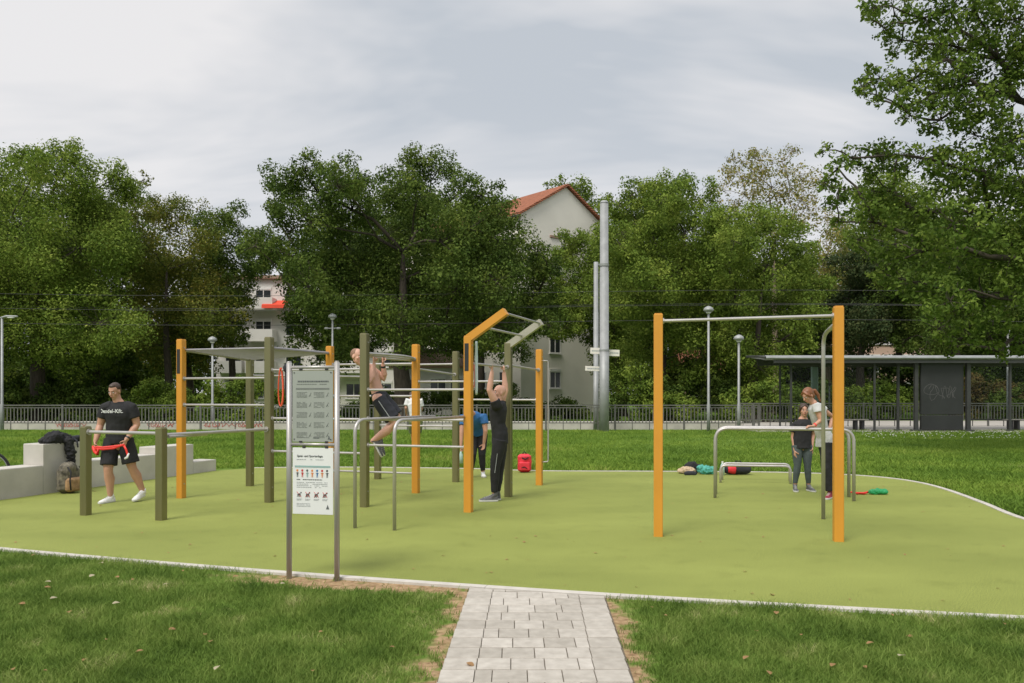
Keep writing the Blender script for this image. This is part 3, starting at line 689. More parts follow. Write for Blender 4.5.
def addhand(mb,w,d,pn,side,curl=.5,grip=False,k=1.0):
    """w wrist, d direction of the hand, pn palm normal, side=towards the thumb"""
    w=Vector(w);d=Vector(d).normalized(); pn=(Vector(pn)-d*Vector(pn).dot(d)).normalized(); s=Vector(side); s=(s-d*s.dot(d)-pn*s.dot(pn)).normalized()
    mb.tube([w-d*.02*k,w+d*.03*k,w+d*.085*k],[.023*k,.033*k,.036*k],12,(1.05,.5),side=s,round_ends=True)
    for i,(o,L) in enumerate(((.027,.072),(.009,.080),(-.009,.075),(-.027,.060))):
        b=w+d*.085*k+s*o*k; a=0; dd=d; r=.0088*k; pts=[b-d*.02*k]; rr=[r]
        for sgm,(f,c) in enumerate(((.45,.8),(.3,1.1),(.25,.9))):
            a+=c*(1.15 if grip else curl*.6); dirv=d*math.cos(a)+pn*math.sin(a); b=b+dirv*L*f*k; pts.append(b); rr.append(r*(.95-.08*sgm))
        mb.tube(pts,rr,8,round_ends=True)
    b=w+d*.03*k+s*.026*k; t1=b+(s*.75+d*.55+pn*.35).normalized()*.035*k; t2=t1+((d*.6+pn*1.0+s*(-.1 if grip else .3))).normalized()*.03*k; t3=t2+((pn*.6+d*.5-s*(.6 if grip else 0))).normalized()*.024*k
    mb.tube([w+d*.02*k+s*.01*k,b,t1,t2,t3],[.013*k,.014*k,.0115*k,.0105*k,.009*k],8,round_ends=True)
def addhead(mb,c,fwd,up=(0,0,1),k=1.0):
    c=Vector(c); f,s,u=frame(fwd,Vector(up)); mt=Matrix((s,f,u)).transposed()
    mb.ell(c+u*.03*k-f*.012*k,(.074*k,.094*k,.090*k),mt); mb.ell(c-u*.035*k+f*.018*k,(.058*k,.066*k,.078*k),mt)
    mb.ell(c-u*.092*k+f*.055*k,(.026*k,.022*k,.018*k),mt,10,6)
    mb.tube([c+u*.018*k+f*.078*k,c-u*.006*k+f*.095*k,c-u*.024*k+f*.104*k],[.008*k,.011*k,.015*k],8,round_ends=True)
    mb.ell(c+u*.03*k+f*.074*k,(.045*k,.014*k,.009*k),mt,10,6)
    mb.ell(c-u*.058*k+f*.078*k,(.022*k,.011*k,.011*k),mt,10,6)
    for sg_ in(-1,1):
        mb.ell(c+s*sg_*.073*k-u*.01*k-f*.008*k,(.011*k,.02*k,.032*k),mt,8,6)
        mb.ell(c+s*sg_*.042*k-u*.022*k+f*.052*k,(.022*k,.02*k,.022*k),mt,8,6)
    return f,s,u,mt
def facebits(root,body,c,fwd,up=(0,0,1),k=1.0,lip='lip',brow='brow'):
    c=Vector(c); f,s,u=frame(fwd,Vector(up)); mt=Matrix((s,f,u)).transposed()
    e=MB(); ir=MB(); br=MB(); lpz=MB()
    for g_ in(-1,1):
        e.ell(c+s*g_*.031*k+u*.004*k+f*.0765*k,(.0125*k,.009*k,.007*k),mt,8,6); ir.ell(c+s*g_*.031*k+u*.004*k+f*.083*k,(.0055*k,.004*k,.0055*k),mt,8,6)
        br.tube([c+s*g_*.014*k+u*.026*k+f*.089*k,c+s*g_*.033*k+u*.031*k+f*.085*k,c+s*g_*.05*k+u*.024*k+f*.072*k],.0025*k,6)
    lpz.tube([c-s*.023*k-u*.058*k+f*.083*k,c-u*.056*k+f*.0915*k,c+s*.023*k-u*.058*k+f*.083*k],[.003*k,.006*k,.003*k],8)
    e.build('eyes',M['eye'],root,True); ir.build('irises',M['brow'],root,True); br.build('eyebrows',M[brow],root,True); lpz.build('mouth',M[lip],root,True)
def limb(mb,pts,rad,sq=None,side=None): mb.tube(pts,rad,14,sq,side,round_ends=True)
def flat(mb,pts,rad,sq=None,side=None,seg=16): mb.tube(pts,rad,seg,sq,side)
def shoe(root,ank,toe,m,sole='sole',k=1.0,up=(0,0,1)):
    ank=Vector(ank); toe=Vector(toe); d=(toe-ank); up=Vector(up); d=(d-up*d.dot(up)).normalized(); base=toe-up*(toe-ank).dot(up)*0
    heel=toe-d*.27*k; s=d.cross(up)
    b=MB(); prof=[(0,.028,.075),(.12,.036,.10),(.25,.037,.092),(.45,.036,.07),(.7,.044,.05),(.88,.040,.036),(1,.016,.026)]
    rings=[]
    for t,w,h in prof:
        c=heel.lerp(toe,t); rings.append([c+s*(w*k*math.cos(a))+up*(.014*k+h*k*max(math.sin(a),0)+ (0 if math.sin(a)>=0 else -.0)) for a in [2*math.pi*i/16 for i in range(16)]])
    rings2=[[p if i<=8 else p for i,p in enumerate(r)] for r in rings]
    b.loft(rings2); b.tube([ank+up*.05*k,ank+up*.0-d*.01,heel+d*.08*k+up*.06*k],[.040*k,.043*k,.038*k],12)
    sh=fuse(b,'shoe',M[m],root,.008,2)
    b=MB(); pr=[(-.02,.022),(.08,.036),(.25,.038),(.45,.037),(.7,.047),(.88,.043),(1.0,.026),(1.03,.012)]
    b.loft([[heel.lerp(toe,t)+s*w*k*c1+up*z*k for c1,z in ((-1,.004),(1,.004),(1.02,.026),(-1.02,.026))] for t,w in pr]); b.build('sole',M[sole],sh)
    b=MB(); 
    for i in range(4):
        c=heel.lerp(toe,.42+.1*i)+up*(.014+.078-.012*i)*k; b.tube([c-s*.02*k,c+up*.004*k,c+s*.02*k],.003*k,5)
    b.build('laces',M['sole' if m!='shoewhite' else 'inklight'],sh)
    return sh
def hair(root,c,fwd,m,kind,up=(0,0,1),k=1.0):
    c=Vector(c); f,s,u=frame(fwd,Vector(up)); mt=Matrix((s,f,u)).transposed(); b=MB()
    if kind=='short':
        b.ell(c+u*.045*k-f*.022*k,(.0765*k,.090*k,.080*k),mt); b.ell(c+u*.088*k+f*.022*k,(.050*k,.05*k,.030*k),mt)
        b.ell(c+u*.0*k-f*.055*k,(.066*k,.05*k,.07*k),mt)
        o=fuse(b,'hair',M[m],root,.008,1,.006)
    elif kind=='crop':
        b.ell(c+u*.033*k-f*.020*k,(.0755*k,.0925*k,.0885*k),mt); o=fuse(b,'hair',M[m],root,.008,1)
    else:
        b.ell(c+u*.04*k-f*.022*k,(.081*k,.097*k,.09*k),mt); b.ell(c-f*.05*k-u*.02*k,(.07*k,.06*k,.08*k),mt)
        for g_ in(-1,1): b.tube([c+u*.09*k+f*.05*k,c+s*g_*.06*k+u*.05*k+f*.055*k,c+s*g_*.079*k-u*.01*k+f*.015*k],[.02*k,.02*k,.016*k],8,round_ends=True)
        if kind=='ponytail':
            b.tube([c-f*.10*k+u*.03*k,c-f*.15*k-u*.0*k,c-f*.165*k-u*.09*k-s*.02,c-f*.14*k-u*.19*k-s*.03],[.026*k,.034*k,.03*k,.012*k],10,round_ends=True)
        if kind=='bun': b.ell(c-f*.11*k+u*.0*k,(.04*k,.035*k,.04*k),mt)
        o=fuse(b,'hair',M[m],root,.008,1,.008)
    return o
V3=lambda *a: Vector(a)

# 1 --- man walking with the red band ------------------------------------
o0=V3(-5.78,11.68,0)
r=thing('person','muscular man in a black T-shirt, black shorts and white shoes walking with a red band','person',loc=o0)
J=dict(pel=V3(.0,0,.93),chest=V3(.02,-.01,1.28),nb=V3(.02,-.02,1.47),head=V3(-.015,-.07,1.625))
sL=V3(.20,.0,1.385); eL=V3(.262,.03,1.13); wL=V3(.17,-.10,.925); sR=V3(-.17,-.03,1.385); eR=V3(-.25,-.02,1.13); wR=V3(-.265,-.13,.90)
hL=V3(.10,.02,.90); kL=V3(.18,.04,.52); aL=V3(.275,.20,.12); hR=V3(-.10,-.0,.90); kR=V3(-.10,-.09,.49); aR=V3(-.10,-.02,.085)
fw=V3(-.20,-1,-.34)
b=MB(); limb(b,[J['pel']-V3(0,0,.04),J['pel']+V3(0,0,.12),J['chest'],J['chest']+V3(0,0,.1),J['nb']-V3(0,0,.03)],[.145,.145,.172,.165,.09],(1,.66),(1,0,0))
limb(b,[J['nb']-V3(0,0,.05),J['head']-V3(0,-.03,.05)],[.066,.058]); addhead(b,J['head'],fw)
for s_,e_,w_ in((sL,eL,wL),(sR,eR,wR)): limb(b,[s_,s_.lerp(e_,.4),e_,e_.lerp(w_,.3),w_],[.062,.068,.049,.053,.031])
for h_,k_,a_ in((hL,kL,aL),(hR,kR,aR)): limb(b,[h_,h_.lerp(k_,.4),k_,k_.lerp(a_,.15),k_.lerp(a_,.35)+V3(0,.018,0),k_.lerp(a_,.65)+V3(0,.008,0),a_],[.085,.098,.064,.062,.072,.052,.038])
addhand(b,wL,(-.25,-.35,-1),(-1,.2,.2),(-.2,-1,.2),.9,True); addhand(b,wR,(.1,-.2,-1),(1,.1,.1),(.1,-1,0),.9,True)
body=fuse(b,'body',M['skin'],r,.008,3); facebits(r,body,J['head'],fw); hair(r,J['head'],fw,'hairdark','short')
b=MB(); flat(b,[V3(0,0,.88),V3(0,0,1.02),V3(.015,0,1.16),J['chest'],V3(.02,-.01,1.37),V3(.02,-.02,1.42),V3(.02,-.02,1.475)],[.180,.176,.186,.207,.20,.15,.088],(1,.70),(1,0,0))
flat(b,[sL-V3(.10,0,-.025),sL-V3(.05,0,-.012),sL+V3(.0,0,-.0),sL.lerp(eL,.25),sL.lerp(eL,.58)],[.078,.082,.080,.084,.084]); flat(b,[sR+V3(.10,0,.025),sR+V3(.05,0,.012),sR+V3(.0,0,0),sR.lerp(eR,.25),sR.lerp(eR,.58)],[.078,.082,.080,.084,.084])
shirt=fuse(b,'t_shirt',M['black'],r,.010,2,.012)
b=MB(); flat(b,[V3(0,0,1.0),V3(0,0,.92),V3(0,0,.86)],[.168,.178,.172],(1,.72),(1,0,0))
flat(b,[hL+V3(0,0,.03),hL.lerp(kL,.4),hL.lerp(kL,.86)],[.105,.118,.122]); flat(b,[hR+V3(0,0,.03),hR.lerp(kR,.4),hR.lerp(kR,.86)],[.105,.115,.118])
fuse(b,'shorts',M['black'],r,.010,2,.014)
for a_,t_,up in((aL,V3(.24,-.03,.012),(.05,-.22,1)),(aR,V3(-.17,-.21,.0),(0,0,1))): shoe(r,a_,t_,'shoewhite',up=Vector(up).normalized())
b=MB(); d=(eL-wL).normalized(); b.tube([wL+d*.02,wL+d*.045],[.036,.036],14); b.build('wristwatch',M['plate'],r)
me=text('Dendel-Kft.',.075,V3(-.035,-.152,1.335),Matrix.Rotation(R(-4),3,'Z')@Matrix.Rotation(R(84),3,'X'),M['white'],'lettering',.002)
for v in me.vertices: v.co.y=-.165+ (v.co.x-.0)**2*1.5
q=bpy.data.objects.new('lettering',me); COL.objects.link(q); q.parent=shirt
# red band between his hands
b=MB(); hl=o0+wL+V3(-.03,-.05,-.085); hr=o0+wR+V3(.02,-.04,-.085)
for dz in(0,.025):
    b.tube([hr+V3(-.05,0,-.02),hr+V3(.04,-.02,-.02+dz),hr.lerp(hl,.3)+V3(0,-.02,-.035+dz),hr.lerp(hl,.7)+V3(0,-.02,-.03+dz),hl+V3(-.02,-.02,.0),hl+V3(.03,0,.01)],[.012,.017,.016,.016,.016,.016],8,(1,.5))
b.tube([hl+V3(.03,-.02,0),hl+V3(.06,-.02,-.06),hl+V3(.085,-.02,-.14),hl+V3(.06,-.02,-.19),hl+V3(.03,-.02,-.14),hl+V3(.045,-.02,-.06)],[.016]*6,8,(1,.5))
b.tube([hr+V3(-.04,-.01,.02),hr+V3(-.0,-.01,-.06),hr+V3(.04,-.02,-.10),hr+V3(.06,-.02,-.02)],[.02,.028,.03,.02],8,(1,.6))
b.v=[tuple(Vector(v)-hl) for v in b.v]; bd=b.build('resistance_band',M['redrubber'],smooth=True); bd.location=hl; tag(bd,'red rubber band stretched between the hands of the man in black shorts','exercise band')
b=MB(); c=V3(.075,-.03,-.18); b.tube([c+V3(-.03,-.005,-.01),c+V3(.01,-.01,.01),c+V3(.03,0,.07)],[.014,.018,.012],8,(1,.6)); b.tube([hr-hl+V3(-.055,-.02,.03),hr-hl+V3(-.065,-.02,-.01),hr-hl+V3(-.05,-.02,-.04)],[.01,.018,.01],8); b.build('end_sleeve',M['whitef'],bd,True)

# 2 --- man doing pull-ups ------------------------------------------------
o0=V3(-1.95,11.62,0)
r=thing('person','shirtless man in black shorts pulling himself up on the rig bars','person',loc=o0)
def X(px,py,Y=11.62,dy=0): return V3(gx(px,Y+dy)-o0.x,dy,gz(py,Y+dy))
pel=X(380,397); chest=X(371,375); nb=X(364,364); head=X(357.0,356.5,dy=-.02)
ax2=V3(.45,.9,0).normalized(); 
sN=X(367,368,dy=-.17)+V3(.00,0,0); sF=X(370,368,dy=.18)
wN=X(374,364.5,dy=-.14); wF=X(383,364.5,dy=.13); eN=X(371,383,dy=-.24); eF=X(385,379,dy=.20)
hN=pel+V3(-.01,-.10,-.02); hF=pel+V3(.02,.10,-.02); kN=X(395,423,dy=-.12); kF=X(398,419,dy=.09); aN=X(373,441,dy=-.10); aF=X(375.5,440,dy=.10)
fw=V3(.95,-.55,-.1)
b=MB(); limb(b,[pel-V3(0,0,.02),pel.lerp(chest,.45),chest,chest.lerp(nb,.5),nb],[.135,.135,.165,.165,.09],(1,.64),(.2,1,0))
limb(b,[nb,head-V3(0,0,.05)],[.062,.056]); addhead(b,head,fw)
for s_,e_,w_ in((sN,eN,wN),(sF,eF,wF)): limb(b,[nb.lerp(s_,.4)+V3(0,0,-.05),s_,s_.lerp(e_,.5),e_,e_.lerp(w_,.3),w_],[.07,.066,.056,.043,.045,.029])
for h_,k_,a_ in((hN,kN,aN),(hF,kF,aF)): limb(b,[h_,h_.lerp(k_,.4),k_,k_.lerp(a_,.35)+V3(.0,0,-.012),a_],[.09,.092,.066,.070,.040])
for w_ in(wN,wF): addhand(b,w_,(0,-.1,1),(.9,0,.1),(0,-1 if w_ is wF else 1,0),.9,True,.95)
body=fuse(b,'body',M['skinred'],r,.008,3); facebits(r,body,head,fw); hair(r,head,fw,'hairshort','crop')
b=MB(); flat(b,[pel.lerp(chest,.22),pel,pel-V3(-.02,0,.07)],[.148,.160,.14],(1,.74),(.1,1,0))
flat(b,[hN,hN.lerp(kN,.45),hN.lerp(kN,.84)],[.112,.118,.116]); flat(b,[hF,hF.lerp(kF,.45),hF.lerp(kF,.84)],[.112,.118,.116]); fuse(b,'shorts',M['navy'],r,.010,2,.014)
b=MB(); flat(b,[hN.lerp(kN,.1)+V3(-.0,-.115,0),hN.lerp(kN,.8)+V3(0,-.117,0)],[.006,.006]); b.build('trouser_stripe',M['inklight'],r)
upv=V3(-.75,0,.66).normalized()
for a_ in(aN,aF): shoe(r,a_,a_+V3(.115,0,-.235),'shoegrey',up=V3(.88,0,.47).normalized())
b=MB(); d=(eF-wF).normalized(); b.tube([wF+d*.02,wF+d*.05],[.035,.035],12); b.build('wristband',M['plate'],r)

# 3 --- man hanging, in black --------------------------------------------
o0=V3(-.24,11.82,0)
r=thing('person','bald man all in black holding the high bar with both arms, seen from the side','person',loc=o0)
def X(px,py,dy=0): return V3(gx(px,11.82+dy)-o0.x,dy,gz(py,11.82+dy))
pel=X(500,437); waist=X(498,424); chest=X(498,410); nb=X(498.5,400.5); head=X(499.2,392.8,-.01)
bz=2.0
wN=X(492,372,-.24); wF=X(504,373,.20); sN=X(496.5,404.5,-.175); sF=X(500,404.5,.175); eN=X(489.5,390,-.25); eF=X(505.5,390,.20)
hN=pel+V3(0,-.09,-.03); hF=pel+V3(.01,.09,-.03); kN=X(495,467,-.09); kF=X(499.5,467,.09); aN=X(494.5,494,-.07); aF=X(497,493,.08)
fw=V3(-1,-.45,.10)
b=MB(); limb(b,[pel-V3(0,0,.03),waist,chest,nb-V3(0,0,.04),nb],[.14,.13,.165,.145,.085],(1,.68),(0,1,0))
limb(b,[nb,head-V3(-.01,0,.05)],[.062,.058]); addhead(b,head,fw,k=1.0)
for s_,e_,w_ in((sN,eN,wN),(sF,eF,wF)): limb(b,[chest.lerp(s_,.5),s_,s_.lerp(e_,.5),e_,e_.lerp(w_,.3),w_],[.08,.064,.058,.045,.046,.029])
for h_,k_,a_ in((hN,kN,aN),(hF,kF,aF)): limb(b,[h_,h_.lerp(k_,.4),k_,k_.lerp(a_,.3),a_],[.066,.08,.055,.055,.036])
addhand(b,wN,(.05,0,1),(-.9,.1,.1),(0,1,0),.9,True,.95); addhand(b,wF,(-.05,0,1),(-.9,-.1,.1),(0,-1,0),.9,True,.95)
body=fuse(b,'body',M['skinred'],r,.008,3); facebits(r,body,head,fw)
b=MB(); flat(b,[pel+V3(0,0,-.10),pel+V3(0,0,.04),waist,chest,nb-V3(0,0,.03),nb+V3(0,0,.005)],[.168,.164,.15,.185,.15,.085],(1,.74),(0,1,0))
for s_,e_ in((sN,eN),(sF,eF)): flat(b,[chest.lerp(s_,.7),s_+V3(0,0,-.01),s_.lerp(e_,.30)],[.09,.08,.078])
fuse(b,'t_shirt',M['black'],r,.010,2,.012)
b=MB(); flat(b,[pel+V3(0,0,.14),pel,pel-V3(-.01,0,.08)],[.142,.152,.135],(1,.78),(0,1,0))
for h_,k_,a_ in((hN,kN,aN),(hF,kF,aF)): flat(b,[h_,h_.lerp(k_,.4),k_,k_.lerp(a_,.5),a_+V3(0,0,.03)],[.105,.098,.074,.066,.05])
fuse(b,'trousers',M['black'],r,.010,2,.012)
b=MB(); b.tube([hN.lerp(kN,.5)+V3(0,-.10,0),kN.lerp(aN,.2)+V3(0,-.077,0)],[.004,.004],6); b.build('trouser_stripe',M['inklight'],r)
for a_,t_ in((aN,X(479.5,501.5,-.10)),(aF,V3(-.20,.07,0))): t_.z=0; shoe(r,a_,t_,'shoegrey')

# 4 --- man in blue bending -----------------------------------------------
o0=V3(gx(474,15.2),15.2,0)
r=thing('person','man in a blue T-shirt and black trousers bending down behind the tall yellow post','person',loc=o0)
def X(px,py,dy=0): return V3(gx(px,15.2+dy)-o0.x,dy,gz(py,15.2+dy))
pel=X(478,433,.12); chest=X(474,421,-.05); nb=X(471,414,-.22); head=X(468,411,-.33)
sL=X(484,417,-.15); sR=X(463,418,-.15); eL=X(485.5,431,-.2); wL=X(484,443,-.16); eR=X(461.5,433,-.24); wR=X(461.0,446,-.28)
hL=pel+V3(.09,0,-.02); hR=pel+V3(-.09,0,-.02); kL=X(482,455,-.02); kR=X(473,455,-.10); aL=X(483,472,.05); aR=X(471,472,-.02)
fw=V3(-.3,-1,-.9)
b=MB(); limb(b,[pel,pel.lerp(chest,.5),chest,nb],[.135,.14,.17,.09],(1,.7),(1,0,0)); limb(b,[nb,head],[.06,.056]); f_,s_2,u_2=frame(fw); addhead(b,head,fw)
for s_,e_,w_ in((sL,eL,wL),(sR,eR,wR)): limb(b,[chest.lerp(s_,.5),s_,s_.lerp(e_,.5),e_,w_],[.08,.065,.056,.044,.029])
for h_,k_,a_ in((hL,kL,aL),(hR,kR,aR)): limb(b,[h_,h_.lerp(k_,.4),k_,k_.lerp(a_,.3),a_],[.09,.08,.055,.055,.036])
addhand(b,wL,(-.1,-.1,-1),(-.5,-.6,0),(-1,.3,0),.8); addhand(b,wR,(0,-.1,-1),(1,0,0),(0,-1,0),.9,True)
body=fuse(b,'body',M['skin'],r,.009,3); facebits(r,body,head,fw); hair(r,head,fw,'hairdark','short')
b=MB(); flat(b,[pel+V3(0,-.02,-.02),pel.lerp(chest,.5),chest,nb.lerp(chest,.3),nb],[.155,.165,.195,.16,.09],(1,.74),(1,0,0))
for s_,e_ in((sL,eL),(sR,eR)): flat(b,[chest.lerp(s_,.55),s_,s_.lerp(e_,.5)],[.10,.084,.078])
fuse(b,'t_shirt',M['blue'],r,.010,2,.012)
b=MB(); flat(b,[pel+V3(0,-.02,.05),pel,pel-V3(0,0,.08)],[.145,.155,.14],(1,.8),(1,0,0))
for h_,k_,a_ in((hL,kL,aL),(hR,kR,aR)): flat(b,[h_,h_.lerp(k_,.4),k_,k_.lerp(a_,.5),a_+V3(0,0,.03)],[.10,.092,.068,.06,.046])
fuse(b,'trousers',M['black'],r,.010,2,.01)
for a_,dx in((aL,.03),(aR,-.05)): t_=a_+V3(dx,-.2,0); t_.z=0; shoe(r,a_,t_,'shoewhite')
bc=o0+wR+V3(0,-.03,-.20)
b=MB(); b.tube([(0,0,-.12),(0,0,.04),(0,0,.08),(0,0,.10)],[.036,.036,.018,.016],12); q=b.build('water_bottle',M['bottle'],smooth=True); q.location=bc; tag(q,'pale clear bottle held low by the man in the blue T-shirt','bottle')

# 5 --- man in white far off ----------------------------------------------
o0=V3(gx(411,22.3),22.3,0)
r=thing('person','man in a white T-shirt and olive shorts walking away on the far lawn, head bowed','person',loc=o0)
def X(px,py,dy=0): return V3(gx(px+3.5,22.3+dy)-o0.x,dy,gz(py,22.3+dy))
pel=X(412.5,420); chest=X(411,405,.06); nb=X(409.5,398.5,.16); head=X(408,396.5,.30)
sL=X(404,400.5,.10); sR=X(417,400.5,.1); eL=X(402.5,408,.05); wL=X(403,414,.18); eR=X(418,409,.12); wR=X(416,415,.3)
hL=pel+V3(-.09,0,-.02); hR=pel+V3(.09,0,-.02); kL=X(409,434,.22); kR=X(413.5,435,-.03); aL=X(410,445,.35); aR=X(413,447,-.05)
fw=V3(-.4,1,-.8)
b=MB(); limb(b,[pel,pel.lerp(chest,.5),chest,nb],[.13,.135,.165,.09],(1,.7),(1,0,0)); limb(b,[nb,head],[.06,.056]); addhead(b,head,fw)
for s_,e_,w_ in((sL,eL,wL),(sR,eR,wR)): limb(b,[chest.lerp(s_,.5),s_,e_,w_],[.08,.062,.044,.029])
for h_,k_,a_ in((hL,kL,aL),(hR,kR,aR)): limb(b,[h_,h_.lerp(k_,.4),k_,k_.lerp(a_,.3),a_],[.09,.078,.053,.053,.035])
addhand(b,wL,(0,.4,-1),(1,0,0),(0,1,0),.6); addhand(b,wR,(0,.4,-1),(-1,0,0),(0,1,0),.6)
fuse(b,'body',M['skin'],r,.010,3); hair(r,head,fw,'hairdark','short')
b=MB(); flat(b,[pel+V3(0,0,.0),pel.lerp(chest,.5),chest,nb],[.16,.17,.20,.10],(1,.74),(1,0,0))
for s_,e_ in((sL,eL),(sR,eR)): flat(b,[chest.lerp(s_,.5),s_,s_.lerp(e_,.7)],[.10,.085,.085])
fuse(b,'t_shirt',M['whitef'],r,.012,2,.014)
b=MB(); flat(b,[pel+V3(0,0,.08),pel,pel-V3(0,0,.08)],[.15,.165,.15],(1,.78),(1,0,0))
for h_,k_ in((hL,kL),(hR,kR)): flat(b,[h_,h_.lerp(k_,.5),h_.lerp(k_,.85)],[.108,.115,.115])
fuse(b,'shorts',M['olivef'],r,.012,2,.012)
for a_,g_ in((aL,.0),(aR,0)): t_=a_+V3(-.03,.20,0); t_.z=0.0; a_.z=.08; shoe(r,a_,t_,'shoewhite')

# 6 --- woman in black T-shirt ---------------------------------------------
o0=V3(gx(801.5,13.0),13.0,0)
r=thing('person','smiling dark-haired woman in a black T-shirt and slate leggings standing behind the bars','person',loc=o0)
def X(px,py,dy=0): return V3(gx(px,13+dy)-o0.x,dy,gz(py,13+dy))
k=.92
pel=X(802,444); chest=X(802,427); nb=X(803,419); head=X(804,410.3,-.02)
sL=X(810.5,424.5); sR=X(795,425); eL=X(813,435,.02); wL=X(812,447,-.03); eR=X(793.0,437,.02); wR=X(794.5,450,-.04)
hL=pel+V3(.08,0,-.02); hR=pel+V3(-.08,0,-.02); kL=X(807.5,466,-.02); kR=X(797.5,466,-.02); aL=X(808.5,484.5,.03); aR=X(795,484.5,.03)
fw=V3(-.15,-1,.02)
b=MB(); limb(b,[pel,pel.lerp(chest,.5),chest,nb-V3(0,0,.03)],[.125,.105,.13,.085],(1,.68),(1,0,0)); limb(b,[nb-V3(0,0,.04),head-V3(0,0,.04)],[.047,.045]); addhead(b,head,fw,k=k)
for s_,e_,w_ in((sL,eL,wL),(sR,eR,wR)): limb(b,[chest.lerp(s_,.6),s_,s_.lerp(e_,.4),e_,w_],[.05,.046,.044,.035,.023])
for h_,k_,a_ in((hL,kL,aL),(hR,kR,aR)): limb(b,[h_,h_.lerp(k_,.4),k_,k_.lerp(a_,.3),a_],[.066,.078,.05,.05,.032])
addhand(b,wL,(0,-.1,-1),(-1,0,0),(0,-1,0),.5,k=.85); addhand(b,wR,(0,-.1,-1),(1,0,0),(0,-1,0),.5,k=.85)
body=fuse(b,'body',M['skin'],r,.008,3); facebits(r,body,head,fw,k=k); hair(r,head,fw,'hairdark','bun',k=k)
b=MB(); flat(b,[pel-V3(0,0,.07),pel+V3(0,0,.06),chest-V3(0,0,.05),chest+V3(0,-.01,.03),nb-V3(0,0,.065),nb-V3(0,0,.02),nb+V3(0,0,.01)],[.165,.150,.150,.158,.138,.10,.062],(1,.74),(1,0,0))
for s_,e_ in((sL,eL),(sR,eR)): flat(b,[(nb-V3(0,0,.075)).lerp(s_,.5),s_.lerp(nb-V3(0,0,.07),.15),s_.lerp(e_,.2),s_.lerp(e_,.58)],[.066,.066,.068,.074])
fuse(b,'t_shirt',M['black'],r,.010,2,.014)
b=MB(); flat(b,[pel,pel-V3(0,0,.08)],[.138,.125],(1,.8),(1,0,0))
for h_,k_,a_ in((hL,kL,aL),(hR,kR,aR)): flat(b,[h_,h_.lerp(k_,.4),k_,k_.lerp(a_,.3),a_+V3(0,0,.02)],[.090,.083,.056,.056,.038])
fuse(b,'leggings',M['leggings'],r,.009,2,.004)
for a_,dx in((aL,.03),(aR,-.05)): t_=a_+V3(dx,-.20,0); t_.z=0; shoe(r,a_,t_,'shoegrey',k=.9)

# 7 --- woman leaning on the bar -------------------------------------------
o0=V3(gx(826,12.1),12.1,0)
r=thing('person','auburn-haired woman in a pale grey top and black trousers leaning on the parallel bars','person',loc=o0)
def X(px,py,dy=0): return V3(gx(px,12.1+dy)-o0.x,dy,gz(py,12.1+dy))
k=.95
pel=X(824.5,441,.05); waist=X(821,428,.03); chest=X(817.5,413); nb=X(814,403.5,-.02); head=X(808.0,395.5,-.04)
sN=X(817,407,-.15); sF=X(819,407,.15); eN=X(820.5,420.5,-.17); wN=X(813.5,426.0,-.20); eF=X(833,417,.22); wF=X(829,431,.16)
hN=pel+V3(0,-.08,-.02); hF=pel+V3(.02,.08,-.02); kN=X(826,468,-.06); kF=X(829,467,.12); aN=X(830,490,-.02); aF=X(838,489,.16)
fw=V3(-.85,-.35,-.55)
b=MB(); limb(b,[pel,waist,chest,nb],[.13,.105,.135,.07],(1,.72),(.1,1,0)); limb(b,[nb-V3(0,0,.02),head-V3(-.02,0,.03)],[.048,.046]); addhead(b,head,fw,k=k)
for s_,e_,w_ in((sN,eN,wN),(sF,eF,wF)): limb(b,[chest.lerp(s_,.6),s_,s_.lerp(e_,.4),e_,w_],[.06,.05,.045,.037,.024])
for h_,k_,a_ in((hN,kN,aN),(hF,kF,aF)): limb(b,[h_,h_.lerp(k_,.4),k_,k_.lerp(a_,.3),a_],[.064,.08,.052,.052,.033])
addhand(b,wN,(-1,-.15,-.0),(0,0,-1),(0,1,0),.7,k=.85); addhand(b,wF,(-.3,.1,-1),(-.6,-.3,0),(-1,0,0),.6,k=.85)
body=fuse(b,'body',M['skin'],r,.008,3); facebits(r,body,head,fw,k=k); hair(r,head,fw,'hairred','ponytail',k=k)
b=MB(); flat(b,[pel+V3(0,0,-.09),pel+V3(0,0,.07),waist,chest,nb+V3(.02,0,-.05),nb+V3(0,0,.01)],[.168,.156,.13,.16,.14,.065],(1,.78),(.1,1,0))
for s_,e_ in((sN,eN),(sF,eF)): flat(b,[chest.lerp(s_,.55),s_,s_.lerp(e_,.35)],[.085,.07,.072])
fuse(b,'t_shirt',M['greyf'],r,.010,2,.010)
b=MB(); flat(b,[pel+V3(0,0,.12),pel,pel-V3(0,0,.08)],[.128,.145,.13],(1,.84),(0,1,0))
for h_,k_,a_ in((hN,kN,aN),(hF,kF,aF)): flat(b,[h_,h_.lerp(k_,.4),k_,k_.lerp(a_,.5),a_+V3(0,0,.0)],[.095,.092,.072,.07,.075])
fuse(b,'trousers',M['black'],r,.010,2,.012)
for a_ in(aN,aF): t_=a_+V3(-.12,-.15,0); t_.z=0; shoe(r,a_,t_,'shoepink',k=.95)
b=MB(); d=(eN-wN).normalized(); b.tube([wN+d*.02,wN+d*.04],[.03,.03],12); b.build('wristband',M['redrubber'],r)

